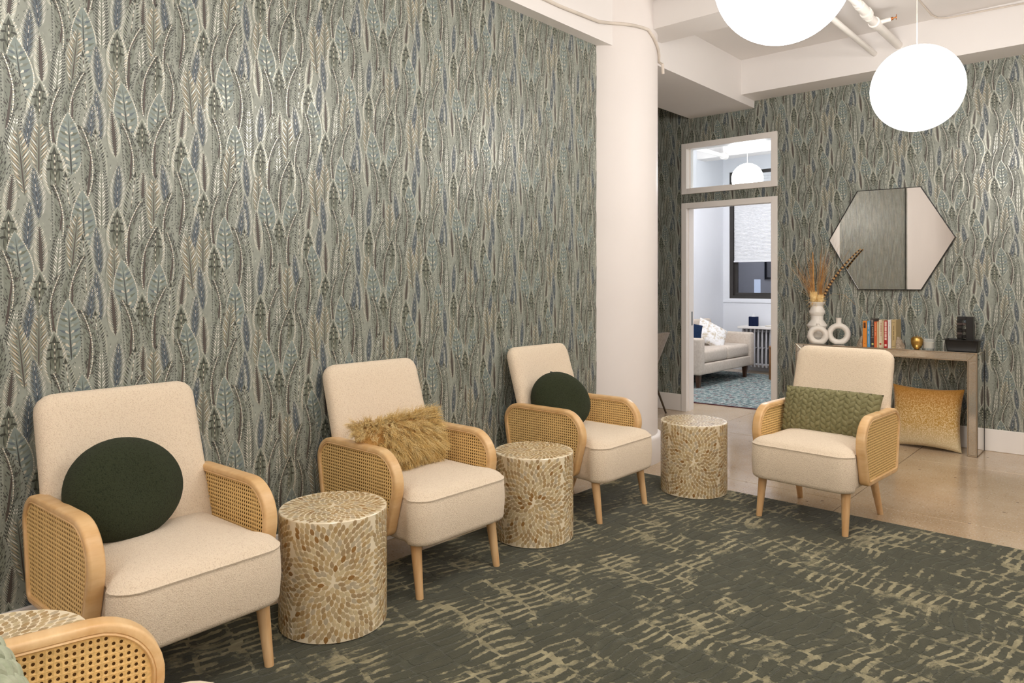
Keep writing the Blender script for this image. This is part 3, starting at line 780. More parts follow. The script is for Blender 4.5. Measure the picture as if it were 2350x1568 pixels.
o = a.build('ombre_pillow', ombre()); o.matrix_world = basis((-1.315, 6.395, .238), (-1, 0, .0), (.0, -.97, .24)); tag(o, 'square mustard ombre pillow standing on the floor under the console', 'pillow')

# ------------------------------------------------------------------ shell mosaic drum tables
TONES = [(206, 180, 134), (186, 156, 108), (216, 196, 154), (196, 174, 134), (158, 118, 66), (198, 182, 152), (178, 152, 112)]
CHIPM = []
for c in TONES:
    m = NT('shell_chip'); f = m.noise(m.co(), 60, 3); oi = m.n('ShaderNodeObjectInfo')
    a_ = srgb(c); cc = m.ramp(f, [(.3, tuple(x*.82 for x in a_)), (.7, a_)])
    m.bs(**{'Base__Color': cc, 'Roughness': .25, 'Coat__Weight': .4, 'Coat__Roughness': .1}); CHIPM.append(m.m)
GROUT = pm('shell_grout', (240, 226, 196), .3, var=.02, coat=.3)
def leaf_pts(L, Wd): return [(-L/2, 0), (-L*.27, Wd*.40), (.02*L, Wd*.5), (L*.30, Wd*.33), (L/2, 0), (L*.30, -Wd*.33), (.02*L, -Wd*.5), (-L*.27, -Wd*.40)]
def star(half_u, v_lo, v_hi, rr, rmax, disc=None):
    out = []; n = 0
    while True:
        n += 1; r = .0111*math.sqrt(n+1.2); a = n*2.399963
        if r > rmax: break
        u, v = r*math.sin(a), r*math.cos(a)
        if disc is not None:
            if r > disc-.011: continue
        elif abs(u) > half_u-.0045 or v > v_hi-.0095 or v < v_lo+.0095: continue
        out.append((u, v, a, .0278*rr.uniform(.94, 1.06), .0163*rr.uniform(.92, 1.06), rr.choices(range(7), (5, 5, 4, 5, 1.2, 3, 4))[0]))
    return out
def drum(label, loc, face, singles, seed):
    rr = random.Random(seed); RD, H_ = .2, .43
    t = thing('drum_table', label, 'side table', loc, face, 'shell mosaic drum tables')
    b = MB(); b.lathe([(RD-.004, 0), (RD-.0008, .003), (RD-.0006, H_-.003), (RD-.003, H_)], 144); b.build('drum_body', GROUT, t, angle=30)
    chips = []                                       # (verts, tone, visibility score); local -y faces the camera
    fs = [(i, (i+1) % 8, 8+(i+1) % 8, 8+i) for i in range(8)]+[(8+i, 8+(i+1) % 8, 16) for i in range(8)]
    def outline(u, v, a, L, Wd):
        pr = [(x, y, -.0006) for x, y in leaf_pts(L, Wd)]; pr += [(x*.93, y*.93, .00045) for x, y, _ in pr]+[(0, 0, .0006)]
        return [(u+x*math.sin(a)+y*math.cos(a), v+x*math.cos(a)-y*math.sin(a), h) for x, y, h in pr]
    for qd in range(4):
        for u, v, a, L, Wd, tn in star(math.pi*RD/4, -H_/2, H_/2, rr, .30):
            vs = []
            for uu, vv, h in outline(u, v, a, L, Wd):
                ph = -math.pi/2+qd*math.pi/2+uu/RD; z = min(H_-.0015, max(.0015, H_/2+vv)); vs.append(((RD+h)*math.cos(ph), (RD+h)*math.sin(ph), z))
            chips.append((vs, tn, -math.sin(-math.pi/2+qd*math.pi/2+u/RD)))
    for u, v, a, L, Wd, tn in star(1, -1, 1, rr, RD, RD):
        chips.append(([(x, y, H_+h) for x, y, h in outline(u, v, a, L, Wd)], tn, 9 if singles == 'top' else .6-.5*v/RD))
    ns = 300 if singles == 'top' else singles
    rest = MB()
    for i, (vs, tn, sc) in enumerate(sorted(chips, key=lambda c: -c[2])):
        if i < ns:
            g = MB(); g.add(vs, fs); g.build('shell_chip', CHIPM[tn], t, smooth=False)
        else: rest.add(vs, fs, tn)
    if rest.v:
        s = rest.build('shell_mosaic', CHIPM, t, smooth=False); s['kind'] = 'stuff'
    return t
CHIPMESH = {}
def facing(x, y): return math.atan2(-x, y)+0.0      # rotation that turns local -y towards the camera
for lab, (x, y), sg, sd in (('shell mosaic drum table between the first and second armchairs along the wall', (-2.329, 1.610), 300, 1),
                            ('shell mosaic drum table between the fur pillow armchair and the one by the column', (-2.347, 2.824), 0, 2),
                            ('shell mosaic drum table standing alone at the rug corner right of the column', (-2.113, 4.087), 0, 3),
                            ('shell mosaic drum table at the left edge, only its top in view', (-2.02, .455), 'top', 4)):
    z = .0005 if y == 4.087 and False else RT+.002
    drum(lab, (x, y, z), math.atan2(-x, y), sg, sd)
# ------------------------------------------------------------------ pendants
GLOBE = emis('globe_glow', LAMP_COL, LAMP, 16)
OGLOBE = emis('office_globe_glow', OFFICE_COL, OFFICE_LAMP)
CORD = pm('cord_white', (226, 216, 204), .6)
def pendant(label, x, y, z, r, mat, zc=ZC, group='white globe pendants'):
    t = thing('pendant_lamp', label, 'lamp', (x, y, z), 0, group)
    mb = MB(); rings = []; nu, nv = 64, 40
    rr = random.Random(5)
    for j in range(1, nv):
        a = math.pi*j/nv
        rings.append([(r*math.sin(a)*math.cos(2*math.pi*i/nu), r*math.sin(a)*math.sin(2*math.pi*i/nu), -r*math.cos(a)) for i in range(nu)])
    mb.loft(rings); mb.build('globe', mat, t)
    c = MB(); c.tube([(0, 0, r-.01), (0, 0, zc-z-.02)], .003, 8); c.build('cord', CORD, t)
    c = MB(); c.lathe([(.06, zc-z-.025), (.062, zc-z-.01), (.062, zc-z)], 24); c.build('ceiling_canopy', CEIL, t)
    return t
pendant('white globe pendant hanging before the papered back wall, whole in view', -1.04, 4.82, 2.45, .252, GLOBE, 3.115)
pendant('big white globe pendant cut by the top edge of the photo', -1.053, 2.75, 2.462, .252, GLOBE)
pendant('white globe pendant above the nearest wall armchair, outside the photo', -1.05, .68, 2.46, .252, GLOBE)
pendant('white globe pendant behind the camera', -1.05, -1.4, 2.46, .252, GLOBE)
for i, y in enumerate((3.8, 1.75, -.4)):  # unseen second row of globes, added as fill light from the right
    pendant(('added fill globe on the far right side of the room, out of view', 'added fill globe right of the camera, out of view', 'added fill globe right of and behind the camera, out of view')[i], 1.45, y, 2.46, .252, GLOBE)
pendant('white globe pendant in the office seen through the interior window', -3.55, 8.2, 2.52, .178, OGLOBE, ZC, None)

# ------------------------------------------------------------------ pipes and cables
PIPE = pm('painted_pipe', (240, 236, 230), .35, var=.01)
o = thing('ceiling_pipe', 'plain white pipe under the ceiling between the two globes', 'pipe', (0, 0, 0))
mb = MB(); mb.tube([(-1.665, 1.5, 3.14), (-1.665, 4.56, 3.14)], .021, 14); mb.tube([(-1.665, 4.87, 3.14), (-1.665, 6.301, 3.14)], .021, 14); mb.build('pipe_run', PIPE, o)
o = thing('sprinkler_pipe', 'white sprinkler pipe with coupling and brass head beside the plain pipe', 'pipe', (0, 0, 0))
mb = MB(); mb.tube([(-1.49, 4.87, 3.19), (-1.49, 5.46, 3.19)], .024, 14); mb.tube([(-1.49, 5.50, 3.17), (-1.49, 6.301, 3.17)], .030, 14); mb.build('pipe_run', PIPE, o)
for y0, y1, z0, z1, rc in ((5.22, 5.26, 3.19, 3.19, .030), (5.27, 5.40, 3.19, 3.19, .034), (5.42, 5.47, 3.185, 3.18, .040), (5.62, 5.70, 3.17, 3.17, .040)):
    MB().tube([(-1.49, y0, z0), (-1.49, y1, z1)], rc, 16).build('coupling', PIPE, o)
mb = MB(); mb.tube([(-1.49, 5.66, 3.17), (-1.40, 5.70, 3.19)], .016, 10); mb.build('branch', PIPE, o)
s = MB(); s.tube([(-1.40, 5.70, 3.19), (-1.385, 5.705, 3.195)], .012, 10); s.tube([(-1.385, 5.705, 3.195), (-1.365, 5.71, 3.20)], .005, 8); s.tube([(-1.366, 5.71, 3.20), (-1.363, 5.711, 3.20)], .02, 12); s.build('sprinkler_head', pm('brass', (186, 120, 70), .3, .9), o)
mb = MB(); mb.tube([(-1.23, 4.88, 3.308), (-1.235, 5.78, 3.308), (-1.232, 6.16, 3.308), (-1.21, 6.26, 3.308), (-1.15, 6.285, 3.30), (-.65, 6.29, 3.29), (.9, 6.29, 3.29)], .006, 8)
tag(mb.build('ceiling_cable', CORD), 'thin white cable along the ceiling at the top right corner', 'cable')
mb = MB(); pts = []
for k in range(15):
    a = R(-75+ (110)*k/14); pts.append((-3.1+.440*math.cos(a), 4.5+.440*math.sin(a), 3.085-.03*max(0, k-9)))
pts = [(-2.778, 1.0, 3.03), (-2.778, 3.6, 3.03), (-2.77, 4.02, 3.045)]+[p for p in pts if p[0] > -2.79]
pts += [(-2.69, 4.72, 2.90), (-2.70, 4.745, 2.84)]
mb.tube(pts, .011, 10); tag(mb.build('wall_cable', CORD), 'white cable running along the beam and bending round the column top', 'cable')
def office_pipe():
    mb = MB(); mb.tube([(-4.35, 7.0, 3.02), (-4.35, 9.3, 3.02)], .028, 14); mb.tube([(-4.35, 9.25, 3.02), (-4.35, 9.34, 3.02)], .045, 14); mb.tube([(-4.35, 8.3, 3.02), (-4.35, 8.38, 3.02)], .038, 14); mb.tube([(-4.35, 9.3, 3.02), (-4.35, 9.3, 3.15)], .018, 10)
    mb.tube([(-4.35, 8.34, 3.02), (-4.35, 8.34, 3.3)], .008, 8)
    tag(mb.build('office_pipe', PIPE), 'white pipe with end cap under the office ceiling', 'pipe')
office_pipe()
mb = MB(); mb.box((-4.86, 9.5, 3.06), (-1.4, 9.75, ZC)); struct(mb.build('trim_7', CEIL, smooth=False))

# ------------------------------------------------------------------ mirror
HX = [(-1.872, 2.077), (-1.390, 2.073), (-1.146, 1.652), (-1.386, 1.234), (-1.866, 1.234), (-2.106, 1.664)]
t = thing('wall_mirror', 'large hexagonal mirror with thin black frame on the papered wall', 'mirror', (0, 0, 0))
cx, cz = sum(p[0] for p in HX)/6, sum(p[1] for p in HX)/6
def hexr(k, y): return [(cx+(x-cx)*k, y, cz+(z-cz)*k) for x, z in HX]
mb = MB(); mb.loft([hexr(1., YW-.004), hexr(1., YW-.032), hexr(.988, YW-.032), hexr(.988, YW-.022)], (True, False)); mb.build('mirror_frame', BLACK, t, smooth=False)
mb = MB(); mb.loft([hexr(.990, YW-.012), hexr(.990, YW-.026)]); mb.build('mirror_glass', MIRROR, t, smooth=False)

# ------------------------------------------------------------------ mirrored console
CX0, CX1, CY0, CY1, CZ = -2.285, -.955, 6.272, 6.572, .772
t = thing('console_table', 'mirrored waterfall console table against the papered back wall', 'table', (0, 0, 0)); cons = t
lw = .066; ah = .064
def panel(name, lo, hi, mat=ANTIQ): return MB().box(lo, hi, bev=.0015, seg=1).build(name, mat, t, smooth=False)
e = .008
panel('tabletop', (CX0, CY0+.004, CZ-.012), (CX1, CY1, CZ), MIRROR)
def core():
    mb = MB(); mb.box((CX0+.004, CY0+.006, CZ-ah), (CX1-.004, CY1-.002, CZ-.012)); mb.box((CX0+.004, CY0+.006, .004), (CX0+lw-.004, CY1-.002, CZ-ah)); mb.box((CX1-lw+.004, CY0+.006, .004), (CX1-.004, CY1-.002, CZ-ah))
    mb.build('frame', CHAMP, t, smooth=False)
core()
xa = [CX0+lw, CX0+lw+(CX1-CX0-2*lw)*.5, CX1-lw]
for a, b in zip(xa, xa[1:]): panel('apron_panel', (a+.003, CY0, CZ-ah+e), (b-.003, CY0+.008, CZ-e))
for s in (0, 1):
    a, b = (CX0+e, CX0+lw-e) if s == 0 else (CX1-lw+e, CX1-e)
    for z0, z1 in ((.012, CZ-ah-.004),): panel('leg_panel', (a, CY0, z0), (b, CY0+.008, z1))
    x = CX0 if s == 0 else CX1
    panel('side_panel', (min(x, x+(.004 if s == 0 else -.004)), CY0+.012, .008), (max(x, x+(.004 if s == 0 else -.004)), CY1-.004, CZ-.016), MIRROR)
    x = CX0+lw-.004 if s == 0 else CX1-lw
    panel('side_panel', (x, CY0+.012, .008), (x+.004, CY1-.004, CZ-ah), MIRROR)
    # corner miter panel
    mb = MB(); xo, xi = (CX0+e, CX0+lw-.002) if s == 0 else (CX1-e, CX1-lw+.002)
    mb.add([(xo, CY0, CZ-e), (xi, CY0, CZ-e), (xi, CY0, CZ-ah), (xo, CY0, CZ-ah)], [(0, 1, 2, 3)]); mb.build('corner_panel', ANTIQ, t, smooth=False)
mb = MB(); w = .006
for (x0, z0, x1, z1) in ((CX0, CZ-w, CX1, CZ), (CX0+lw, CZ-ah, CX1-lw, CZ-ah+w), (CX0, .002, CX0+w, CZ-w), (CX1-w, .002, CX1, CZ-w), (CX0+lw-w, .002, CX0+lw, CZ-ah), (CX1-lw, .002, CX1-lw+w, CZ-ah), (CX0, .002, CX0+lw, .010), (CX1-lw, .002, CX1, .010), ((xa[0]+xa[2])/2-.004, CZ-ah, (xa[0]+xa[2])/2+.004, CZ)):
    mb.box((x0, CY0-.003, z0), (x1, CY0+.004, z1), bev=.001, seg=1)
for sx in (1, -1):
    A = (CX1, CZ) if sx > 0 else (CX0, CZ); B = (CX1-lw, CZ-ah) if sx > 0 else (CX0+lw, CZ-ah)
    mb.tube([(A[0], CY0-.001, A[1]), (B[0], CY0-.001, B[1])], .003, 6)
mb.build('edge_trim', CHAMP, t, smooth=False)
mb = MB()
for y in (CY0+.002, CY1-.006):
    for x in (CX1-.001, CX0-.002):
        mb.box((x, y, .002), (x+.003, y+.005, CZ))
mb.build('side_edge', BLACK, t, smooth=False)

# ------------------------------------------------------------------ things on the console
TZ = CZ+.0005
def lathe_thing(name, label, cat, loc, prof, mat, n=40, group=None):
    o = MB().lathe(prof, n, cap=(True, False)).build(name, mat, angle=28); o.location = loc; return tag(o, label, cat, group)
tall = [(.062, 0), (.066, .004), (.083, .05), (.084, .054), (.060, .100), (.059, .104), (.083, .150), (.083, .153), (.052, .198), (.050, .203), (.050, .236), (.053, .238), (.066, .266), (.066, .269), (.048, .312), (.046, .317), (.066, .352), (.064, .355), (.058, .352), (.042, .318), (.040, .26)]
lathe_thing('zigzag_vase', 'tall white ribbed vase with zigzag profile holding dried grasses', 'vase', (-2.165, 6.45, TZ), tall, CERAM)
def donut(label, x, y, w, h, hole, hz, neck, dep):
    # ring body: outer ellipse minus hole, lofted as a torus with varying radii, flat foot
    mb = MB(); n = 56; k = 20; rings = []
    for i in range(n):
        a = 2*math.pi*i/n; ca, sa = math.cos(a), math.sin(a)
        ro = w/2; ri = hole/2
        if sa < 0: ro = min(w/2, (hz-.0)/max(.001, -sa)*1.0) if (hz/(-sa) < w/2) else w/2
        rm, rt = (ro+ri)/2, (ro-ri)/2
        rings.append([((rm+rt*math.cos(2*math.pi*j/k))*ca, dep/2*math.sin(2*math.pi*j/k), hz+(rm+rt*math.cos(2*math.pi*j/k))*sa) for j in range(k)])
    vs = [p for r in rings for p in r]
    fs = [(i*k+j, i*k+(j+1) % k, ((i+1) % n)*k+(j+1) % k, ((i+1) % n)*k+j) for i in range(n) for j in range(k)]
    mb.add(vs, fs)
    zt = hz+w/2
    mb.lathe([(neck*1.25, zt-.020), (neck*.95, zt-.004), (neck*.85, zt+.012), (neck*.92, h-.004), (neck, h), (neck*.7, h), (neck*.6, zt)], 28)
    o = mb.build('ring_vase', CERAM, angle=60); o.location = (x, y, TZ); o.rotation_euler = (0, 0, R(18)); return tag(o, label, 'vase', 'white ring vases')
donut('small white ring vase in front of the tall zigzag vase', -2.112, 6.314, .168, .172, .070, .074, .015, .062)
donut('larger white ring vase right of the small one', -1.972, 6.402, .186, .224, .090, .088, .024, .070)
# dried grasses
DRY = pm('dried_grass', (208, 158, 94), .7, var=.2, vscale=30, c2=(160, 110, 56))
DRYP = pm('dried_pale', (206, 170, 112), .7, var=.1, vscale=30)
RAF = pm('raffia', (246, 218, 156), .65, var=.1, vscale=30, c2=(230, 190, 120))
bq = thing('dried_bouquet', 'dried grasses, striped feather and pale seed heads in the tall vase', 'dried flowers', (-2.165, 6.45, 1.10))
rr = random.Random(21); g = MB(); g2 = MB()
def bladeg(mb, sx, tx, tz, w, bend=0., ty=0.):
    n = 9; L = []; Rr = []
    for i in range(n+1):
        u = i/n; x = sx+(tx-sx)*(u**1.5)+bend*math.sin(math.pi*u); z = -.02+(tz+.02)*u-.00*u*u; y = ty*u
        L.append((x, y, z))
    mb.tube(L, [w*(1-.85*(i/n)) for i in range(n+1)], 5)
for i in range(34):
    c = rr.random(); s = -rr.uniform(.004, .028); bladeg(g, s, s-rr.uniform(.04, .25)*c-.02, rr.uniform(.24, .44)*(1-.2*c)+.04, rr.uniform(.0018, .0036), -.008*rr.random(), rr.uniform(-.06, .04))
for i in range(34):
    c = rr.random(); s = rr.uniform(.008, .035); bladeg(g, s, s+rr.uniform(.0, .16)*c+.01, rr.uniform(.22, .50), rr.uniform(.0018, .0038), -.006*rr.random(), rr.uniform(-.06, .04))
for tx, tz in ((-.37, .47), (-.30, .52), (-.36, .33), (-.36, .24), (-.07, .48), (-.03, .56), (.05, .58), (.065, .52), (.10, .48), (.155, .50), (.25, .60), (.32, .52), (.02, .58), (.08, .56)): bladeg(g2, rr.uniform(-.02, .03), tx, tz, .0016, 0., rr.uniform(-.08, .0))
gm = g.build('grass_stem', DRY, bq); gm['kind'] = 'stuff'; gm = g2.build('grass_stem', DRYP, bq); gm['kind'] = 'stuff'
mb = MB()
mb.tube([(-.022-.012*i/10, -.01, .04+.42*i/10) for i in range(11)], [.0085*(1-.5*(i/10)**2) for i in range(11)], 6)
mb.build('reed_leaf', DRY, bq)
mb = MB(); n = 40
def fpt(u): return Vector((.035+.295*u**1.4, .085*u, .56*u-.08*u*u))
for i in range(n):
    a, b = fpt(i/n), fpt((i+1)/n); w = .0105*(1-.6*(i/n))*(.6+.8*min(1, i/9))
    mb.tube([a, b], [w, w*.95], 8, mi=i % 2)
mb.build('striped_feather', [pm('feather_dark', (66, 40, 20), .6), pm('feather_tan', (196, 154, 96), .6)], bq, smooth=False)
for x, z, r, h in ((-.022, .065, .032, .05), (.033, .047, .027, .042)):
    mb = MB(); mb.lathe([(.012, -h), (r*.8, -h*.6), (r, -.0), (r*.92, h*.5), (r*.6, h*.85), (.006, h*.95)], 18, M=Matrix.Translation((x, -.02, z)))
    for k in range(22):
        a = 2*math.pi*k/22; rr_ = r*.9
        mb.tube([(x+rr_*math.cos(a), -.02+rr_*math.sin(a), z+h*.2), (x+rr_*.95*math.cos(a), -.02+rr_*.95*math.sin(a), z+h*.8), (x+rr_*1.1*math.cos(a), -.02+rr_*1.1*math.sin(a), z+h*rr.uniform(1., 1.3))], [.004, .003, .001], 5)
    mb.build('seed_head', RAF, bq)
mb = MB()
for k in range(34):
    a = rr.uniform(0, 6.28); l = rr.uniform(.05, .115); dz = rr.uniform(-.045, .05); x0 = rr.uniform(-.02, .03)
    mb.tube([(x0, -.02, .012), (x0+l*.5*math.cos(a), -.02+l*.5*math.sin(a)*.7, .02+dz*.35+.02), (x0+l*math.cos(a), -.02+l*math.sin(a)*.7, .015+dz)], [.0022, .002, .001], 5)
s = mb.build('raffia', RAF, bq); s['kind'] = 'stuff'
# the loose straw resting on the wall beside the mirror comes from the same bouquet
mb = MB(); mb.tube([(.20, .06, .09), (.25, .075, .05), (.285, .09, 0.005)], .0014, 5); mb.tube([(.02, .0, .02), (.12, .03, .10), (.20, .06, .09)], .0008, 5); mb.build('grass_stem', DRYP, bq)

# books
PAGES = pm('book_pages', (232, 222, 200), .8, var=.04, vscale=60)
def spine_bars(mb, x0, x1, z0, z1, n, w=.6, rr=random.Random(2)):
    """rows of tiny strokes standing in for lettering too small to read in the photograph"""
    h = (z1-z0)/n
    for i in range(n):
        if rr.random() < .14: continue
        ww = (x1-x0)*w*rr.uniform(.75, 1); c = (x0+x1)/2
        mb.box((c-ww/2, -.0006, z0+h*i), (c+ww/2, .0003, z0+h*(i+.6)))
BOOKS = [  # x0, x1, height, colour, extra
    (-1.758, -1.727, .208, (232, 142, 48), 'orange'), (-1.724, -1.702, .210, (98, 152, 190), 'blue'), (-1.698, -1.674, .228, (66, 58, 56), 'dark'),
    (-1.672, -1.652, .206, (222, 106, 56), 'redorange'), (-1.651, -1.639, .206, (214, 190, 146), 'slimcream'), (-1.637, -1.614, .222, (226, 210, 180), 'circle'),
    (-1.612, -1.601, .216, (214, 192, 150), 'slimtan'), (-1.599, -1.574, .216, (178, 36, 32), 'red'), (-1.571, -1.547, .224, (232, 226, 222), 'white'), (-1.544, -1.511, .226, (186, 164, 118), 'tan')]
BLAB = {'orange': 'orange paperback with a dark label, leftmost of the row of books', 'blue': 'blue paperback with white letters, second from the left', 'dark': 'charcoal book with grey lettering between the blue and red orange books',
        'redorange': 'red orange book with pale lettering, just right of the charcoal one', 'slimcream': 'slim cream book pressed against the red orange one', 'circle': 'cream book with a red round emblem low on its spine',
        'slimtan': 'slim tan book just left of the red book', 'red': 'red book with white block lettering on its spine', 'white': 'white book between the red and tan books', 'tan': 'thick tan hardback at the right end of the books'}
for x0, x1, h, c, k in BOOKS:
    dpt = .15
    t = thing('book', BLAB[k], 'book', (x0, 6.315, TZ), 0, 'books on the console')
    w = x1-x0; cov = pm('cover_'+k, c, .5, var=.05, vscale=20)
    mb = MB(); mb.box((0, 0, 0), (w, .002, h), bev=.0006, seg=1); mb.box((0, .001, 0), (.0015, dpt, h)); mb.box((w-.0015, .001, 0), (w, dpt, h)); mb.build('cover', cov, t, smooth=False)
    MB().box((.0016, .0025, .003), (w-.0016, dpt-.004, h-.003)).build('pages', PAGES, t, smooth=False)
    ink = None; mb = MB()
    if k == 'orange':
        m2 = MB(); m2.box((w*.22, -.0005, h*.73), (w*.72, .0004, h*.94)); m2.build('spine_label', pm('label_dark', (50, 18, 12), .6), t, smooth=False)
        spine_bars(mb, w*.35, w*.6, h*.76, h*.92, 9, .7); mb.box((w*.4, -.0005, h*.10), (w*.58, .0003, h*.13)); ink = (150, 84, 24)
    elif k == 'blue': spine_bars(mb, w*.15, w*.75, h*.52, h*.95, 9, .8); spine_bars(mb, w*.3, w*.6, h*.12, h*.42, 16, .6); ink = (228, 232, 236)
    elif k == 'dark':
        spine_bars(mb, w*.1, w*.9, h*.80, h*.98, 4, .8); spine_bars(mb, w*.4, w*.9, h*.38, h*.72, 6, .8); mb.box((0, -.0005, h*.76), (w, .0003, h*.775)); mb.box((0, -.0005, h*.33), (w, .0003, h*.345)); ink = (168, 160, 152)
        m2 = MB(); m2.lathe([(.0085, 0), (.0085, .0006)], 18, M=Matrix.Translation((w*.6, .0003, h*.11)) @ Matrix.Rotation(R(90), 4, 'X')); m2.build('spine_emblem', pm('emblem_yellow', (216, 212, 130), .5), t)
    elif k == 'redorange': spine_bars(mb, w*.2, w*.75, h*.46, h*.96, 14, .75); ink = (244, 178, 132)
    elif k == 'circle':
        spine_bars(mb, w*.5, w*.95, h*.42, h*.9, 18, .8); ink = (176, 92, 62)
        m2 = MB(); m2.lathe([(.0082, 0), (.0082, .0006)], 18, M=Matrix.Translation((w*.5, .0003, h*.13)) @ Matrix.Rotation(R(90), 4, 'X')); m2.build('spine_emblem', pm('emblem_red', (176, 74, 50), .5), t)
    elif k == 'red':
        for a, b in ((.79, .97), (.61, .77), (.53, .59), (.39, .51), (.28, .37), (.055, .13)): mb.box((w*.2, -.0005, h*a), (w*.78, .0003, h*b))
        ink = (240, 206, 190)
    elif k == 'white': spine_bars(mb, w*.35, w*.65, h*.45, h*.92, 20, .7); ink = (150, 146, 150)
    elif k == 'tan': spine_bars(mb, w*.35, w*.6, h*.28, h*.8, 20, .8); mb.box((w*.2, -.0005, h*.905), (w*.75, .0003, h*.915)); mb.box((w*.1, -.0005, h*.055), (w*.7, .0003, h*.065)); ink = (96, 80, 54)
    if ink and mb.v: mb.build('spine_lettering', pm('ink_'+k, ink, .6), t, smooth=False)
# agate bookends
def agate(label, x, flip):
    m = NT('agate'); v = m.co(); vo = m.n('ShaderNodeTexVoronoi', Vector=v, Scale=38.); f = m.noise(v, 40, 5, .7)
    m.bs(**{'Base__Color': m.ramp(f, [(.3, srgb((108, 94, 78))), (.5, srgb((168, 150, 128))), (.68, srgb((214, 196, 172)))]), 'Roughness': .45}); m.bump(f, .8, .008)
    mb = MB(); r3 = random.Random(8); rings = []
    prof_ = [(0, 0), (.052, 0), (.050, .018), (.040, .045), (.026, .072), (.014, .088), (0, .090)]
    n = 9
    for i in range(n):
        y = .105*i/(n-1); k = math.sin(math.pi*(.16+.68*i/(n-1)))
        rings.append([((px*k*flip*(1+r3.uniform(-.07, .07))) if px > 0 else 0, y, pz*k*(1+r3.uniform(-.04, .04))) for px, pz in (prof_ if flip > 0 else prof_[::-1])])
    mb.loft(rings); o = mb.build('agate_bookend', m.m, angle=25); o.location = (x, 6.30, TZ); return tag(o, label, 'bookend', 'agate bookends')
agate('rough stone bookend at the right end of the books', -1.5085, 1); agate('rough stone bookend at the left end of the books, mostly hidden', -1.7605, -1)
# gold apple
t = thing('gold_apple', 'small gold apple ornament right of the books', 'ornament', (-1.371, 6.35, TZ))
MB().lathe([(.0, .004), (.016, .0), (.020, .003), (.030, .014), (.039, .036), (.0425, .062), (.040, .082), (.030, .095), (.016, .098), (.006, .092), (0, .088)], 36, cap=(False, False)).build('apple_body', GOLD, t, angle=60)
MB().tube([(0, 0, .088), (.001, 0, .102), (.005, 0, .110)], [.003, .0022, .0026], 8).build('stem', GOLD, t)
# ribbed glass candle
t = thing('candle_jar', 'ribbed clear glass candle jar beside the gold apple', 'candle', (-1.293, 6.37, TZ))
def ribg():
    m = NT('ribbed_glass'); m.bs(**{'Base__Color': (.96, .97, .95, 1), 'Roughness': .08, 'Transmission__Weight': .85, 'IOR': 1.4}); return m.m
mb = MB(); n = 48
def ring(r, z, amp): return [((r+amp*math.cos(12*2*math.pi*i/n))*math.cos(2*math.pi*i/n), (r+amp*math.cos(12*2*math.pi*i/n))*math.sin(2*math.pi*i/n), z) for i in range(n)]
mb.loft([ring(.036, 0, .0), ring(.039, .004, .0015), ring(.040, .060, .0015), ring(.040, .074, 0), ring(.041, .084, 0), ring(.037, .084, 0), ring(.037, .012, 0)], (True, True)); mb.build('glass_jar', ribg(), t)
MB().lathe([(.0355, .013), (.0355, .058)], 32).build('wax', pm('wax', (238, 230, 214), .5, var=.01), t)
# black tabletop fountain
t = thing('tabletop_fountain', 'black tabletop fountain: stacked dark stone tower in a black tray', 'fountain', (-1.07, 6.41, TZ))
mb = MB()
mb.loft([rpolyz for rpolyz in [[(x, y, z) for x, y in rpoly([(-a, -b, .01), (a, -b, .01), (a, b, .01), (-a, b, .01)], 4)] for a, b, z in ((.098, .055, 0), (.100, .057, .002), (.110, .066, .082), (.126, .078, .083), (.126, .078, .087), (.108, .064, .087), (.100, .056, .03))]], (True, True))
mb.build('tray', BLACK, t, smooth=False)
STN = [pm('slate_stone', c, .3, var=.2, vscale=40) for c in ((34, 30, 28), (56, 46, 46), (24, 22, 22))]
STN[1] = pm('pebble_stone', (96, 84, 80), .2, var=.3, vscale=60)
rr = random.Random(9)
mb = MB(); mb.box((.024, -.03, .03), (.070, .045, .262), bev=.002, seg=1); mb.box((-.036, -.02, .236), (.024, .045, .262), bev=.002, seg=1); mb.build('tower_frame', BLACK, t, smooth=False)
z = .03; i = 0
while z < .232:
    h = rr.uniform(.020, .028)
    MB().box((-.036, -.032, z), (-.002, .04, min(z+h, .235)-.0015), bev=.002, seg=1).build('stone_block', STN[(0, 1, 2)[i % 3]], t, smooth=False)
    if i % 2: MB().box((-.001, -.026, z), (.024, .03, min(z+h, .235)-.0015), bev=.002, seg=1).build('stone_block', STN[(2, 1, 0)[i % 3]], t, smooth=False)
    z += h; i += 1

# ------------------------------------------------------------------ grey tub chair behind the column
t = thing('tub_chair', 'grey upholstered tub chair half hidden behind the column', 'chair', (-3.86, 6.17, 0), R(0))
GREYV = velvet('grey_velvet', (134, 126, 118), (160, 152, 142))
mb = MB(); n = 30; inner = []; outer = []
for j in range(7):
    v = j/6; ri, ro = [], []
    for i in range(n+1):
        a = R(-118+236*i/n); top = .815-.16*abs(i/n-.5)**1.6*2.2; z = .40+(top-.40)*v; r = .215+.115*v+.045*max(0, math.cos(a))*v
        ri.append(((r-.035)*math.cos(a), (r-.035)*math.sin(a), z)); ro.append((r*math.cos(a), r*math.sin(a), z))
    outer.append(ro+ri[::-1])
mb.loft(outer, (True, True)); mb.build('shell', GREYV, t, angle=60)
mb = MB(); mb.lathe([(.05, .37), (.21, .375), (.235, .40), (.235, .45), (.22, .475), (.15, .485)], 36); mb.build('seat', GREYV, t, angle=60)
LEGB = pm('bronze_leg', (84, 72, 58), .35, .7)
for sx, sy in ((1, 1), (1, -1), (-1, 1), (-1, -1)):
    MB().tube([(sx*.15, sy*.12, .39), (sx*.28, sy*.18, .004)], [.013, .009], 12).build('leg', LEGB, t)
MB().tube([(-3.66, 6.02, .004), (-3.58, 6.04, .004), (-3.50, 6.03, .004), (-3.46, 6.06, .004)], .0035, 6).build('floor_cable', CORD)
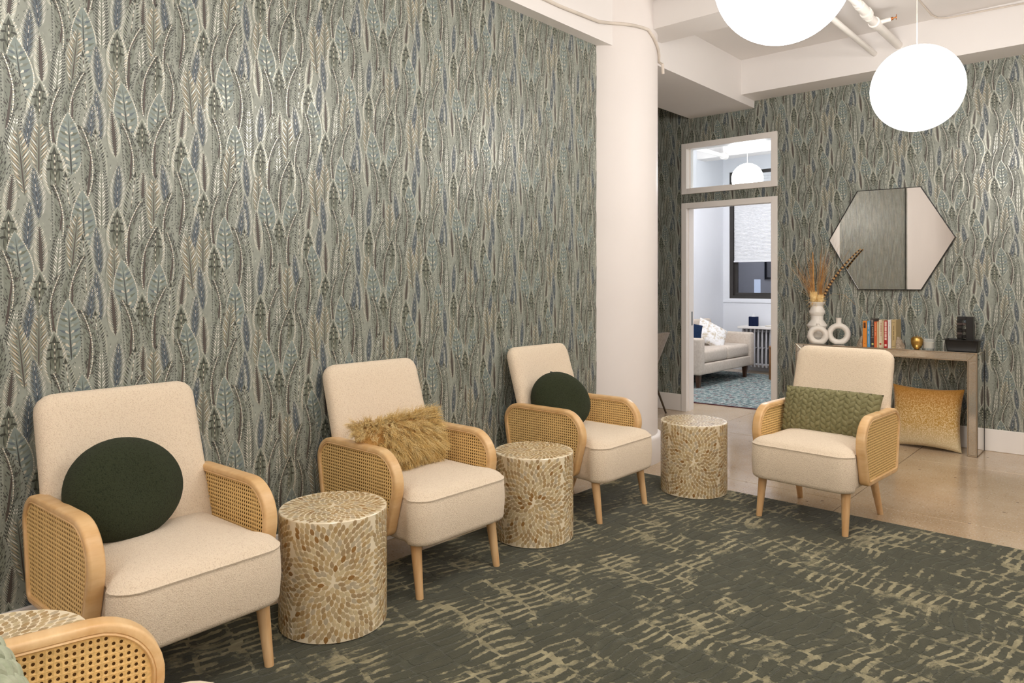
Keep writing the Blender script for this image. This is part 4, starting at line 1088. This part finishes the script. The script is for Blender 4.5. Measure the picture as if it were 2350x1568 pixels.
tag(bpy.data.objects['floor_cable'], 'short white cable on the floor beside the column', 'cable')

# ------------------------------------------------------------------ office furniture
SOFAM = velvet('sofa_velvet', (198, 184, 168), (214, 202, 188))
t = thing('loveseat', 'light grey velvet loveseat along the office wall', 'sofa', (0, 0, 0))
SX0, SX1, SY0, SY1 = -4.83, -4.09, 8.06, 9.66
def cush(lo, hi, b): return MB().box(lo, hi, bev=b, seg=4)
cush((SX0+.02, SY0+.02, .165), (SX1, SY1-.02, .30), .02).build('base', SOFAM, t, angle=60)
for y in (SY0, SY1-.13): cush((SX0+.05, y, .165), (SX1+.012, y+.13, .615), .03).build('arm', SOFAM, t, angle=60)
cush((SX0-.02, SY0+.02, .2), (SX0+.09, SY1-.02, .72), .04).build('backrest', SOFAM, t, angle=60)
ym = (SY0+SY1)/2
for a, b in ((SY0+.134, ym-.002), (ym+.002, SY1-.134)): cush((SX0+.15, a, .302), (SX1-.005, b, .465), .045).build('seat_cushion', SOFAM, t, angle=60)
for a, b in ((SY0+.134, ym-.002), (ym+.002, SY1-.134)):
    M = Matrix.Translation((SX0+.155, (a+b)/2, .625)) @ Matrix.Rotation(R(-9), 4, 'Y'); MB().box((-.055, -(b-a)/2, -.17), (.055, (b-a)/2, .17), bev=.04, seg=4, M=M).build('back_cushion', SOFAM, t, angle=60)
for x in (SX0+.09, SX1-.06):
    for y in (SY0+.09, SY1-.16):
        mb = MB(); mb.loft([[(x+sx*r, y+sy*r, z) for sx, sy in ((-1, -1), (1, -1), (1, 1), (-1, 1))] for r, z in ((.019, .009), (.030, .18))]); mb.build('leg', DKWOOD, t, smooth=False)
def offpillow(label, c, right, normal, w, h, tt, mat):
    mb = MB(); pillow_mesh(mb, pillow_fn(w, h, tt, .06), 20, 20); o = mb.build('throw_pillow', mat); o.matrix_world = basis(c, right, normal); return tag(o, label, 'pillow', 'throw pillows on the loveseat')
def crackle():
    m = NT('crackle_print'); f = m.noise(m.n('ShaderNodeMapping', Vector=m.co(), Scale=(1, 1, 1)).outputs[0], 16, 6, .75)
    m.bs(**{'Base__Color': m.ramp(f, [(.40, srgb((198, 184, 160))), (.52, srgb((236, 234, 232)))]), 'Roughness': .8}); return m.m
offpillow('white marbled throw pillow leaning on the loveseat back', (-4.40, 9.02, .600), (.66, .60, -.45), (.50, -.55, .66), .42, .38, .13, crackle())
offpillow('navy throw pillow behind the near arm of the loveseat', (-4.47, 8.50, .625), (.6, .7, -.25), (.6, -.6, .4), .38, .36, .13, velvet('navy_velvet', (18, 34, 58), (30, 48, 76)))
t = thing('framed_picture', 'black framed picture on the office wall above the loveseat, seen only as a reflection', 'picture', (XOL, 8.5, 1.7))
mb = MB()
for lo, hi in (((.002, -.45, -.34), (.03, -.42, .34)), ((.002, .42, -.34), (.03, .45, .34)), ((.002, -.42, -.34), (.03, .42, -.31)), ((.002, -.42, .31), (.03, .42, .34))): mb.box(lo, hi)
mb.build('picture_frame', BLACK, t, smooth=False)
MB().box((.002, -.42, -.31), (.012, .42, .31)).build('picture_mat', pm('picture_mat', (150, 150, 152), .6, var=.02), t, smooth=False)
MB().box((.012, -.17, -.16), (.015, .17, .16)).build('picture_sheet', pm('picture_sheet', (92, 94, 100), .6, var=.2, vscale=9), t, smooth=False)
# radiator
CHROME = pm('radiator_paint', (206, 204, 206), .3, .2, var=.05)
t = thing('radiator', 'silver column radiator under the office window', 'radiator', (0, 0, 0))
x = -4.42; i = 0
while x < -3.5:
    mb = MB(); mb.tube([(x, 10.06, .09), (x, 10.055, .12), (x, 10.055, .60), (x, 10.06, .635)], .0135, 10); mb.tube([(x, 10.16, .09), (x, 10.16, .635)], .0135, 10)
    for z in (.115, .36, .61): mb.tube([(x, 10.055, z), (x, 10.165, z)], .011, 8)
    mb.build('radiator_section', CHROME, t); x += .058; i += 1
mb = MB()
for z in (.118, .605): mb.tube([(-4.43, 10.115, z), (-3.5, 10.115, z)], .020, 10)
for xx in (-4.39, -3.53): mb.box((xx-.02, 10.08, .001), (xx+.02, 10.14, .10))
mb.build('manifold', CHROME, t)
MB().box((-4.46, 10.19, .10), (-3.48, 10.2, .62)).build('back_plate', BLACK, t, smooth=False)
o = MB().box((-4.47, 9.98, .6365), (-3.46, 10.30, .672), bev=.004, seg=1).build('radiator_shelf', TRIMW, smooth=False); tag(o, 'white shelf board lying over the radiator', 'shelf')
t = thing('tissue_box', 'navy tissue box on the radiator shelf', 'box', (-4.30, 10.15, .6725), R(20))
MB().box((-.066, -.066, 0), (.066, .066, .132), bev=.004).build('box_body', velvet('navy_leather', (20, 28, 52), (28, 38, 66)), t)
mb = MB(); mb.loft([[(r*math.cos(a*math.pi/5), r*.5*math.sin(a*math.pi/5), z) for a in range(10)] for r, z in ((.03, .131), (.020, .148), (.016, .166), (.004, .182))]); mb.build('tissue', pm('tissue', (240, 240, 240), .9), t)
o = MB().lathe([(.05, 0), (.062, .012), (.06, .014), (.045, .004)], 28).build('small_dish', CERAM); o.location = (-4.06, 10.12, .6725); tag(o, 'small white dish on the radiator shelf right of the tissue box', 'dish')
t = thing('slat_side_table', 'small wooden slatted side table by the radiator', 'side table', (-3.66, 9.55, .0085), R(8))
SL = wood_mat('oak_slat', (126, 84, 46), (168, 118, 70), (20, 20, 2))
for k in range(14):
    a = 2*math.pi*k/14; M = Matrix.Rotation(a, 4, 'Z') @ Matrix.Translation((.150, 0, 0)); MB().box((-.012, -.030, 0), (.012, .030, .42), bev=.004, seg=1, M=M).build('slat', SL, t)
MB().lathe([(.160, .42), (.166, .424), (.166, .436), (.160, .44)], 40).build('tabletop', SL, t)
